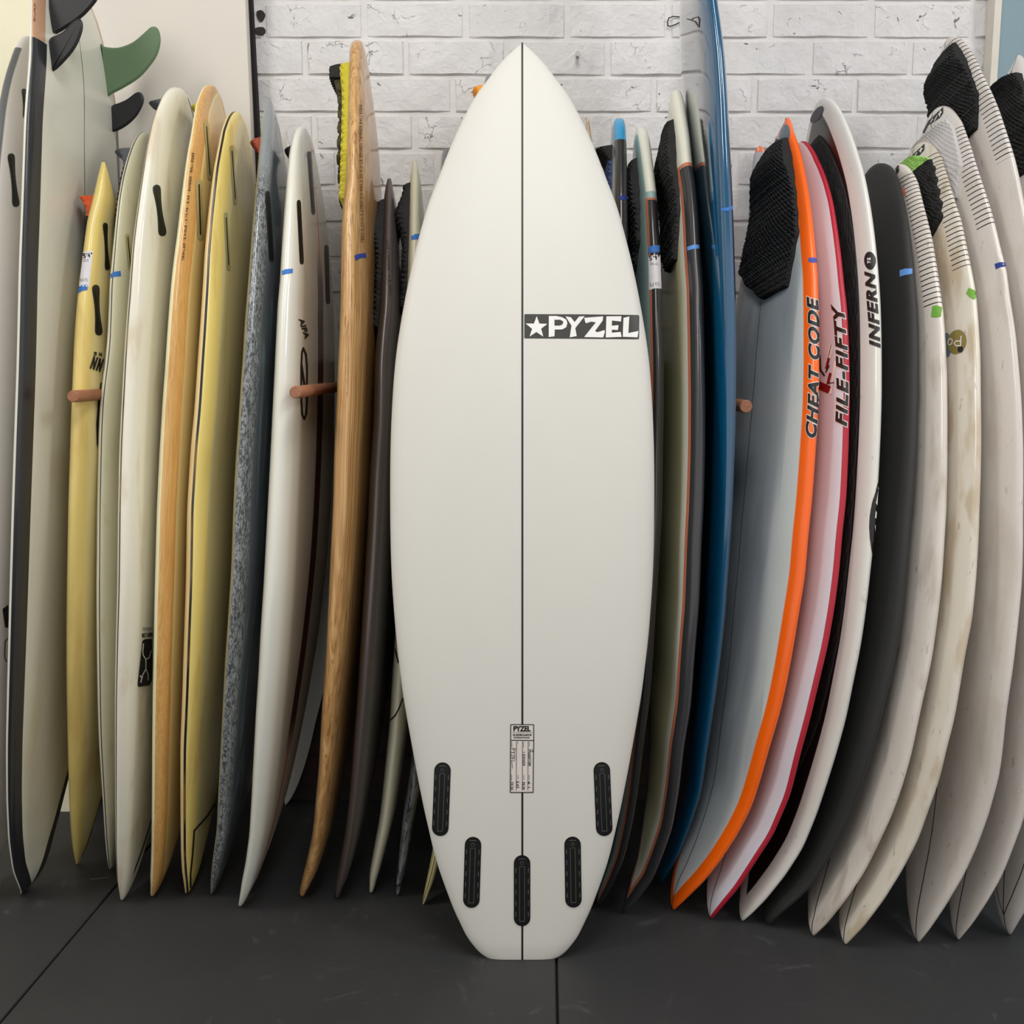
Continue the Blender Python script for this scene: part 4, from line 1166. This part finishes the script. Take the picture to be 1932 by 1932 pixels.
put_text(B, "5'9\"", [(1225, 488), (1243, 486)], 9, 1.5, M['black_ink'])
put_text(B, "28.6L", [(1227, 498), (1243, 498)], 5, 0.7, M['pencil'])
put_text(B, "$695", [(1226, 538), (1244, 536)], 7, 0.8, M['pencil'])
pad(B, 312, 560, -0.92, 0.66, M['pad_black'], h=0.008, kick=0.016, kc=0.75, kw=0.2, rib=0.004)

# R3
B = Board('taller surfboard with cream squared tail, orange pinline, dark grey rail and big black pad', [(1270, 167), (1277.7, 171), (1289.4, 186), (1296, 220), (1302, 259), (1306, 305), (1312.7, 344), (1318, 401), (1321.7, 466), (1324, 500), (1327, 528), (1329.5, 631), (1331, 735), (1331, 838), (1328, 950), (1325, 1000), (1320, 1129), (1312, 1220), (1304.5, 1323.5), (1291, 1405), (1283, 1478), (1270, 1555), (1252, 1607), (1231, 1659), (1200, 1700), (1174, 1723)],
          'R', yaw=0.0, w=0.48, th=0.048, tailw=0.38, kind='round', tailp=4, D1=2.36, th1=0.6)
a0 = B.A(1297, 500); a9 = B.A(1292, 500)
B.finish(board_mat('board_pale_green_deck', (206, 202, 158), [dict(c=(222, 222, 208), len=(B.LN(1300, 290), 99)), dict(c=(222, 222, 208), arc=(a9 - 0.03, 9), soft=0.012),
    dict(c=(200, 116, 84), arc=(a9, a0), len=(-1, B.LN(1300, 306))), dict(c=(52, 52, 56), arc=(a0, 9), len=(-1, B.LN(1300, 312))), dict(c=(200, 116, 84), arc=(a0, 9), len=(B.LN(1300, 312), B.LN(1300, 306)))], rough=0.3, coat=0.3))
tape(B, [(1297, 466), (1308, 462), (1318, 462), (1319, 469), (1308, 470), (1298, 473)], 'light_blue_tape')
pad(B, 244, 522, -0.93, 0.74, M['pad_black'], h=0.008, kick=0.018, kc=0.72, kw=0.2, rib=0.004)

# R4 blue longboard
B = Board('tall glossy deep blue longboard rising above the picture', [(1328, -330), (1340, -200), (1349, -60), (1354, 0), (1360.6, 39), (1368, 103.5), (1373.5, 181), (1377, 259), (1380.7, 336), (1384, 414), (1386.4, 492), (1388.5, 560), (1389.5, 631), (1389.5, 709), (1388.5, 786), (1386, 864), (1382.6, 950), (1379.5, 1000), (1374, 1078), (1368, 1168), (1359, 1246), (1348.5, 1323.5), (1334, 1420), (1324, 1492), (1303, 1555), (1277, 1620), (1252, 1659), (1222, 1700)],
          'R', yaw=0.0, D0=2.13, w=0.45, th=0.048, tailw=0.5, tailp=6, D1=2.28, nose=0.5, nd=4.0)
B.finish(board_mat('board_deep_blue', (2, 78, 116), [dict(c=(2, 40, 54), arc=(-9, B.A(1345, 500)), soft=0.012)], rough=0.12, coat=1.0, tint=0.02))  # darker deck colour stands in for the neighbouring black rail's reflection
tape(B, [(1361, 393), (1371, 392), (1382, 388), (1382, 396), (1371, 398), (1361, 399)])
stick_quads(B, ribbon_quads([(1297, 36), (1304, 38), (1309, 34), (1317, 32), (1320, 36), (1319, 51)], 1.8) + ribbon_quads([(1304, 38), (1312, 41), (1318, 50)], 1.6), M['black_ink'], 'logo_reflection', off=0.001)  # strokes painted on the deck as the reflection of the wall logo

# R5b hidden board behind
B = Board('grey surfboard with faded orange tail tip peeping out behind the black honeycomb pad', [(1432, 272), (1426, 280), (1421, 295), (1419, 320), (1412, 400), (1407, 600), (1405, 900), (1412, 1200), (1440, 1519)],
          'L', w=0.15, th=0.024, D0=2.53, D1=2.532, tailw=0.6, tailp=5, yaw=math.pi / 2, tcut=0.985)
B.finish(board_mat('board_grey_orange_tail', (176, 178, 180), [dict(c=(236, 128, 88), len=(B.LN(1436, 286), 99))]))

# R5 orange rail
B = Board('grey surfboard with bright orange rail and black honeycomb pad', [(1487, 219), (1492.5, 222.5), (1498, 246), (1508, 272), (1516, 305), (1526, 357), (1534, 414), (1540, 479), (1543, 510), (1545, 580), (1546, 683), (1544.6, 760), (1540.7, 825), (1535.5, 903), (1531.6, 950), (1526, 1000), (1520, 1078), (1509.6, 1142), (1499, 1207), (1487.6, 1272), (1473.4, 1336), (1454, 1401), (1437, 1462), (1420, 1516.5), (1394, 1568), (1360.6, 1620), (1329.5, 1659), (1296, 1692), (1269, 1717)],
          'R', yaw=0.15, w=0.50, th=0.052, tailw=0.3, kind='pin', tailp=2.6, D1=2.34)
a0 = B.A(1496, 1000)
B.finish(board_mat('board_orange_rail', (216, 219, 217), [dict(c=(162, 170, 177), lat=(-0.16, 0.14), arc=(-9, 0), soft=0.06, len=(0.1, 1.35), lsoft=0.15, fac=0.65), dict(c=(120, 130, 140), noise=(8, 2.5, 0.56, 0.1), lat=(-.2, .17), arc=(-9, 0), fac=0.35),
    dict(c=(255, 104, 2), arc=(a0, 9), soft=0.0025), dict(c=(255, 110, 30), len=(B.LN(1484, 240), 99), lsoft=0.01), dict(c=(24, 24, 26), lat=(-0.0014, 0.0014), arc=(-9, 0))], rough=0.35, coat=0.3))
tape(B, [(1525, 487), (1535, 486), (1543, 488), (1543, 495), (1535, 496), (1526, 494)], 'purple_tape', 'strip of violet blue tape')
stick_poly(B, [ell(1481, 255, 9.5, 20, 0.12)], simple('iridescent_sticker', (78, 98, 112), 0.3, coat=0.5), 'sticker', off=0.0009)
stick_poly(B, [ell(1465.5, 269, 4, 7, 0.2)], M['black_ink'], 'leash_plug', off=0.0009)
font_text(B, "CHEAT CODE", [(1529, 826), (1534.5, 760), (1536, 690), (1535, 610), (1532.5, 559)], 20.5, M['black_ink'], outline_m=M['white_ink'], bold=0.045, space=1.09)
pad(B, 276, 576, -0.97, 0.86, M['pad_black'], h=0.008, kick=0.026, kc=0.84, kw=0.14, cell=0.013, rib=0.003)

# R6 red stripe
B = Board('pale grey-white surfboard with crimson rail stripe beside the orange-railed one', [(1507, 263), (1520, 264), (1535.5, 282), (1548.5, 305), (1561, 336), (1572, 375), (1579.5, 419), (1586, 466), (1590, 500), (1592.5, 528), (1597.6, 566), (1600.7, 618), (1603, 670), (1603.6, 748), (1601.5, 838), (1597.6, 930), (1590, 1000), (1584.7, 1065), (1577, 1129), (1564, 1207), (1548.5, 1272), (1530, 1349), (1512, 1414), (1493, 1492), (1461.5, 1568), (1428, 1620), (1394, 1672), (1368, 1703), (1341, 1734)],
          'R', yaw=0.15, w=0.49, th=0.044, tailw=0.5, tailp=5, D1=2.34)
a0 = B.A(1578, 1000)
B.finish(board_mat('board_crimson_stripe', (212, 214, 226), [dict(c=(176, 22, 48), arc=(a0, 9)), dict(c=(24, 24, 26), lat=(-0.0014, 0.0014), arc=(-9, 0))], rough=0.5, coat=0.1))
font_text(B, "FILE-FIFTY", [(1587, 805), (1590, 740), (1588, 660), (1584, 600), (1578.5, 571)], 21.5, M['black_ink'], outline_m=M['white_ink'], bold=0.045, space=1.16)
# red, white and grey sticker of a reclining shape, abstracted
stick_quads(B, ribbon_quads([(1569, 655), (1565, 672)], 8) , M['white_ink'], 'sticker_white', off=0.0009)
stick_quads(B, ribbon_quads([(1576, 684), (1568, 742)], 4.5), M['white_ink'], 'sticker_white', off=0.0009)
stick_quads(B, ribbon_quads([(1564, 678), (1560, 694)], 4.5) + ribbon_quads([(1567, 706), (1563, 722)], 5) + ribbon_quads([(1547, 727), (1560, 733)], 14), simple('sticker_crimson', (126, 22, 30), 0.5), 'sticker_red', off=0.0011)
stick_quads(B, ribbon_quads([(1548, 672), (1549, 698), (1556, 708)], 3) + ribbon_quads([(1565, 690), (1559, 702)], 2) + ribbon_quads([(1564, 723), (1574, 722)], 1.8) + ribbon_quads([(1569, 651), (1563, 676)], 1), M['black_ink'], 'sticker_lines', off=0.0013)

# R7 black deck white rail
B = Board('surfboard with glossy black deck grip and white rail printed INFERNO', [(1566.6, 181), (1577, 186), (1587, 204), (1600, 233), (1610.6, 259), (1621, 290), (1631, 323.5), (1639, 362), (1645.5, 401), (1650.7, 440), (1656, 489), (1661, 553.5), (1663, 605), (1664, 670), (1664, 748), (1662, 812), (1659, 877), (1655.5, 940), (1651, 1000), (1646, 1042), (1641.6, 1085), (1635, 1142), (1626, 1207), (1613, 1272), (1597.6, 1349), (1581, 1410), (1564, 1465), (1543, 1529), (1517, 1594), (1484, 1646), (1447.5, 1692), (1422, 1718), (1399, 1738)],
          'R', yaw=0.14, w=0.49, th=0.05, tailw=0.5, tailp=6, D1=2.34)
a0 = B.A(1617, 500)
B.finish(board_mat('board_black_deck', (222, 220, 214), [dict(c=(20, 20, 21), arc=(-9, a0), len=(0.0, B.L - 0.012), soft=0.001), dict(c=(170, 166, 158), arc=(a0, 9), noise=(60, 30, 0.68, 0.03), fac=0.5)], rough=0.3, coat=0.4))
stick_poly(B, [ell(1542, 216, 8, 19, 0.62)], M['box_edge'], 'emblem', off=0.0009)
stick_poly(B, [ell(1542, 216, 6.8, 17, 0.62)], M['pad_grey'], 'emblem_face', off=0.0013)
font_text(B, "INFERN", [(1651, 657), (1649, 610), (1645, 560), (1641, 511)], 19.5, M['black_ink'], bold=0.05, space=1.16)
stick_poly(B, [ell(1641.5, 492, 10.5, 17, -0.08)], M['black_ink'], 'badge', off=0.001)
put_text(B, "72", [(1640.5, 498), (1640, 486)], 6, 1.6, M['white_ink'], off=0.0016)
stick_poly(B, [[(1657, 906), (1651, 930), (1645, 950), (1641, 975), (1640, 995), (1641, 1015), (1643.5, 1035), (1646, 1050), (1651, 1040), (1656, 1000), (1660, 940)]], M['black_ink'], 'logo', off=0.0009, grid=3)
for q_ in ([(1657, 918), (1655, 954), (1651.5, 949)], [(1651, 963), (1654, 967), (1653, 978), (1649.5, 977)], [(1649.5, 993), (1652, 990), (1650.5, 1004)]):
    stick_poly(B, [q_], M['white_ink'], 'logo_line', off=0.0014, grid=3)
pad(B, 258, 1500, -0.86, 0.82, M['pad_black'], h=0.003, kick=0.008, kl=0.08, cell=0.014, shape='oval', jag=0)

# R8 black board
B = Board('matt black soft-finish surfboard with a light blue tape strip', [(1672.7, 305), (1683, 309), (1693.4, 323.5), (1701, 349), (1709, 383), (1716.7, 427), (1723, 479), (1726, 510), (1728, 535), (1732, 579), (1733.5, 657), (1733, 735), (1731, 825), (1725.7, 916), (1721, 960), (1717.5, 1000), (1711.5, 1078), (1705, 1142), (1696, 1207), (1683, 1272), (1667.5, 1336), (1649, 1407), (1631, 1465), (1610.6, 1529), (1584.7, 1581), (1561.4, 1625), (1533, 1666.6), (1505, 1695), (1478, 1718), (1455, 1738), (1446, 1752)],
          'R', yaw=0.135, D0=1.95, w=0.50, th=0.05, tailw=0.6, tailp=5, D1=2.36, th1=0.6)
B.finish(board_mat('board_matt_black', (34, 34, 34), [dict(c=(50, 50, 50), arc=(0.0, 0.02), soft=0.008, fac=0.5)], rough=0.6, coat=0.0))
tape(B, [(1698, 510), (1708, 507), (1721, 507), (1721, 517), (1709, 519), (1698, 522)], 'light_blue_tape', 'strip of light blue tape')


def striped(label, sil, py0, py1, base, grime, key, **k):
    B = Board(label, sil, 'R', **k)
    l1 = B.LN(sil[py0][0] - 12, sil[py0][1]); l0 = B.LN(sil[py1][0] - 14, sil[py1][1])
    L = [dict(c=grime, noise=(18, 7, 0.58, 0.10), arc=(-9, 0.01), soft=0.015, fac=0.55), dict(c=(150, 140, 128), noise=(70, 26, 0.69, 0.03), fac=0.6),
         dict(c=(30, 29, 33), stripes=(0.0112, 0.21), len=(l0, l1), arc=(-0.040, 9), lsoft=0.0005), STR]
    B.finish(board_mat(key, base, L, rough=0.3, coat=0.4))
    return B


def tailbox(B, poly):
    stick_poly(B, [poly], M['black_ink'], 'logo', off=0.0009, grid=4)
    (x0, y0), (x1, y1) = poly[0], poly[-1]
    cx = sum(p[0] for p in poly) / len(poly)


# R9
B = striped('dirty white surfboard with black pinstriped rail, directly right of the matt black board', [(1709, 306.7), (1719, 310.6), (1727, 326), (1733.5, 344), (1741, 375), (1750, 409), (1759, 445), (1766, 485), (1770, 510), (1773.6, 535), (1780, 579), (1784, 631), (1787, 696), (1788, 773.5), (1788, 864), (1786.5, 950), (1783.5, 1000), (1778.8, 1078), (1771, 1155), (1762, 1220), (1751.6, 1274), (1742.6, 1313), (1729.6, 1375), (1720, 1420), (1703.7, 1478), (1685.6, 1529), (1662, 1581), (1634, 1638), (1600, 1690), (1561.4, 1739), (1533, 1766)],
            2, 10, (218, 210, 202), (166, 152, 138), 'board_pinstripe_low', yaw=0.1, w=.49, th=0.049, tailw=0.6, tailp=5, D1=2.34)
tape(B, [(1759, 578), (1768, 576), (1777, 580), (1775, 598), (1766, 599), (1757, 598)], 'green_tape', 'square of green tape')
stick_poly(B, [[(1701, 352), (1706, 355), (1709, 364), (1709.5, 371), (1705, 366)]], M['salmon'], 'sticker', off=0.001, grid=3)
stick_poly(B, [[(1696, 309), (1697, 322), (1692, 330), (1690, 318)]], M['black_ink'], 'logo', off=0.001, grid=3)

# R10
B = striped('stained white pinstriped surfboard with lime green and black tail pad', [(1759.4, 264.5), (1768.4, 269), (1776, 284.7), (1781.4, 305), (1790.4, 336), (1802, 375), (1813.7, 409), (1822.8, 453), (1830, 485), (1833, 502), (1841, 540.6), (1846, 592), (1850, 657), (1851, 735), (1852, 812), (1851, 890), (1848.7, 950), (1847.4, 1000), (1843.5, 1078), (1835.7, 1155), (1825.4, 1212), (1815, 1272), (1802, 1349), (1788, 1405), (1773.6, 1465), (1755.5, 1516.5), (1734.8, 1576), (1706, 1633), (1670, 1692), (1631, 1744), (1593.7, 1782.5)],
            2, 9, (220, 213, 200), (176, 150, 108), 'board_pinstripe_lime', yaw=0.09, w=.49, th=0.048, tailw=0.6, tailp=5, D1=2.34)
tape(B, [(1828, 543), (1835, 546), (1844, 552), (1842, 560), (1838, 566), (1830, 561), (1823, 554)], 'green_tape', 'square of green tape')
olive = simple('olive_print', (138, 124, 66), 0.5); slate = simple('slate_print', (104, 124, 142), 0.5)
stick_poly(B, [ell(1787, 651, 9, 23)], slate, 'logo_disc', off=0.0009)
stick_poly(B, [ell(1806, 645, 17.5, 23, 0.25)], olive, 'logo_disc', off=0.0013)
put_text(B, "P", [(1815, 644), (1801, 643)], 20, 2.0, M['white_ink'], off=0.0018, fill=1.0)
stick_quads(B, ribbon_quads(ell(1794, 645, 4.0, 6, 0.3, 12) + [ell(1794, 645, 4.0, 6, 0.3, 12)[0]], 1.8, step=2), M['white_ink'], 'lettering', off=0.0018)
stick_poly(B, [ell(1813, 659, 5.2, 6.3, 0.3)], M['black_ink'], 'logo_dot', off=0.0018, grid=3)
tailp_ = [(1745, 271), (1744, 283), (1733, 296), (1722, 303), (1709, 308), (1711, 303)]
stick_poly(B, [tailp_], M['black_ink'], 'logo', off=0.0009, grid=3)
stick_quads(B, ribbon_quads([(1736, 285), (1741, 281)], 2) + ribbon_quads([(1739, 280), (1738, 287)], 2) + ribbon_quads([(1726, 297), (1731, 288)], 1.4) + ribbon_quads([(1718, 302), (1723, 294)], 1.4), M['white_ink'], 'lettering', off=0.0015)
pad(B, 304, 494, -0.9, 0.88, M['pad_black'], h=0.006, kick=0.022, kl=0.14, kick_m=M['pad_lime'], shape='oval')

# R11
B = striped('white pinstriped surfboard with white dimpled tail pad', [(1791.7, 196.7), (1802, 200.6), (1811, 215), (1820, 238), (1832, 272), (1843.5, 310.6), (1856.4, 349), (1869.4, 388), (1879.7, 427), (1888.8, 466), (1894, 485), (1898, 497), (1905.6, 553.5), (1916, 618), (1922.4, 683), (1927.6, 748), (1931, 825), (1931.5, 890), (1931, 950), (1931, 1020), (1929, 1090), (1922, 1168), (1913, 1246), (1900, 1336), (1892, 1414), (1887.5, 1452), (1869, 1524), (1846, 1589), (1820, 1646), (1786.6, 1703), (1755.5, 1749), (1732, 1778)],
            3, 8, (219, 212, 206), (200, 190, 180), 'board_pinstripe_white_pad', yaw=0.08, w=.50, th=0.046, tailw=0.6, tailp=5, D1=2.335)
tape(B, [(1877, 498), (1886, 495), (1898, 495), (1899, 503), (1888, 504), (1879, 508)], 'navy_tape', 'strip of dark blue tape')
stick_poly(B, [[(1780, 202), (1780, 213), (1774, 222), (1762, 230), (1752, 236), (1744, 252), (1741, 250), (1752, 228)]], M['black_ink'], 'logo', off=0.0009, grid=3)
stick_quads(B, ribbon_quads([(1772, 216), (1777, 212)], 2) + ribbon_quads([(1775, 210), (1774, 219)], 2) + ribbon_quads([(1764, 228), (1769, 219)], 1.4) + ribbon_quads([(1757, 231), (1761, 224)], 1.4), M['white_ink'], 'lettering', off=0.0015)
pad(B, 256, 420, -0.94, 0.86, M['pad_white'], h=0.006, kick=0.018, kl=0.2, cell=0.014, groove=0.35, jag=0.0)

# R12
B = striped('tallest white pinstriped surfboard with large black tail pad near the right border', [(1802, 65), (1815, 68.6), (1825.4, 77.6), (1835.7, 95.8), (1846, 116.5), (1859, 145), (1872, 171), (1885, 202), (1898, 241), (1910.8, 279.5), (1916, 298), (1923.7, 331), (1932, 375), (1949, 450), (1975, 600), (1996, 800), (2002, 1000), (1990, 1200), (1961, 1400), (1932, 1542), (1913, 1594), (1892.7, 1646), (1866.8, 1692), (1838, 1736), (1807, 1773.5)],
            1, 10, (219, 212, 206), (200, 190, 180), 'board_pinstripe_tall', yaw=0.045, w=.50, th=0.046, tailw=0.5, tailp=5, D1=2.36)
pad(B, 100, 290, -0.97, 0.86, M['pad_black'], h=0.007, kick=0.022, kc=0.80, kw=0.12, rib=0.003)

# R13
B = Board('white surfboard with vee pinlines cut off by the right picture border', [(1926, 100), (1936, 112), (1960, 170), (1992, 300), (2030, 480), (2060, 700), (2072, 900), (2066, 1100), (2048, 1300), (2015, 1480), (1965, 1650), (1938, 1710), (1906, 1763.6)],
          'R', yaw=0.06, w=0.50, th=0.062, tailw=0.35, kind='pin', tailp=2.6, D1=2.34)
l1 = B.LN(1940, 150); l0 = B.LN(1985, 300)
B.finish(board_mat('board_vee_pinlines', (212, 208, 204), [STR, dict(c=(32, 32, 36), stripes=(0.0112, 0.21), len=(l0, l1), arc=(-0.04, 9)), dict(c=(26, 26, 28), arc=(-0.040, -0.037), len=(0, 9))]))
pad(B, 160, 372, -0.93, 0.85, M['pad_black'], h=0.007, kick=0.028, kl=0.14, shape='flat', rib=0.003)

# ================================================================== rack pegs
wood = NT('dowel_timber')
tc = wood.n('ShaderNodeTexCoord'); mp = wood.n('ShaderNodeMapping'); mp.inputs['Scale'].default_value = (160, 6, 160)
nz = wood.n('ShaderNodeTexNoise'); nz.inputs['Scale'].default_value = 1; nz.inputs['Detail'].default_value = 5
wood.l(tc.outputs['Object'], mp.inputs[0]); wood.l(mp.outputs[0], nz.inputs['Vector'])
wood.l(wood.mix(nz.outputs[0], lin((128, 78, 56)), lin((184, 128, 94))), wood.b.inputs['Base Color']); wood.b.inputs['Roughness'].default_value = 0.6


def peg(px, py, y, r, label):
    p = on_y(px, py, y); n = 28
    V = []; Fc = []
    prof = [(0.0, r * 0.86), (0.0015, r * 0.96), (0.004, r), (WALL - y + 0.03, r)]
    for dy, rr in prof:
        for i in range(n):
            a = 2 * math.pi * i / n
            V.append((p.x + rr * math.cos(a), y + dy, p.z + rr * math.sin(a)))
    for k in range(3):
        for i in range(n):
            j = (i + 1) % n
            Fc.append((k * n + i, k * n + j, (k + 1) * n + j, (k + 1) * n + i))
    Fc.append(tuple(range(n))[::-1]); Fc.append(tuple(3 * n + i for i in range(n)))
    o = mesh_obj('rack_peg', V, Fc, wood.m, origin=(p.x, WALL, p.z))
    for f in o.data.polygons:
        f.use_smooth = len(f.vertices) == 4
    o['label'] = label; o['category'] = 'peg'; o['group'] = 'timber rack pegs on the brick wall'


peg(137, 748, 1.965, 0.0115, 'round timber rack peg poking out in front of the yellow pointed-tail board')
peg(557, 740, 1.90, 0.0115, 'round timber rack peg between the brown-striped white board and the timber board')
peg(1408, 767, 2.05, 0.0130, 'round timber rack peg right of the deep blue longboard')

# wall screw and logo on the wall
p = on_y(1089, 107, WALL)
V = []; Fc = []
for k, (dy, rr) in enumerate([(0.0, 0.004), (-0.022, 0.0035), (-0.022, 0.006), (-0.026, 0.006)]):
    for i in range(10):
        a = 2 * math.pi * i / 10; V.append((p.x + rr * math.cos(a), WALL + dy, p.z + rr * math.sin(a)))
for k in range(3):
    for i in range(10):
        j = (i + 1) % 10; Fc.append((k * 10 + i, (k + 1) * 10 + i, (k + 1) * 10 + j, k * 10 + j))
Fc.append(tuple(30 + i for i in range(10)))
o = mesh_obj('wall_screw', V, Fc, simple('painted_steel', (170, 168, 166), 0.4, metallic=0.4), origin=(p.x, WALL, p.z))
o['label'] = 'small screw sticking out of the white brick wall above the centre board'; o['category'] = 'screw'
V = []; Fc = []
for q in ribbon_quads([(1297, 38), (1288, 39), (1275, 46), (1264, 50), (1260, 48), (1259, 42), (1262, 34), (1270, 31), (1285, 32), (1304, 35)], 2.2):
    b = len(V)
    for a in q:
        r_ = on_y(a[0], a[1], WALL - 0.0032); V.append(tuple(r_))
    Fc.append((b, b + 1, b + 2, b + 3))
o = mesh_obj('wall_mark', V, Fc, M['black_ink'], wall)

for i_, ch in enumerate([[(484, 22), (493, 19), (499, 25), (497, 33), (491, 40), (486, 33)], [(481, 54), (489, 51), (498, 52), (499, 60), (491, 66), (483, 63)], [(1866, 84), (1873, 80), (1876, 88), (1869, 93)]]):
    pts = [on_y(a, b, WALL - 0.0035) for a, b in smooth_poly(ch, 3)]
    n = len(pts)
    V = [tuple(p_) for p_ in pts] + [(p_.x, WALL + 0.006, p_.z) for p_ in pts]
    mesh_obj('chip', V, [tuple(range(n))] + [(k, k + n, (k + 1) % n + n, (k + 1) % n) for k in range(n)], simple('chipped_mortar', (66, 60, 58), 0.9, noise=0.45, nscale=120, bump=0.6, bscale=150) if i_ == 0 else bpy.data.materials['chipped_mortar'], wall)

# black-brown debris: small white line mark on the floor
V = []; Fc = []
for q in ribbon_quads([(172, 1659), (188, 1658), (206, 1656)], 1.0):
    b = len(V)
    for a in q: V.append(tuple(on_floor(a[0], a[1]) + Vector((0, 0, 0.0006))))
    Fc.append((b, b + 1, b + 2, b + 3))
mesh_obj('scratch', V, Fc, simple('scratch_pale', (120, 120, 118), 0.8), floor)

for o in bpy.data.objects:
    if '_o' in o: del o['_o']
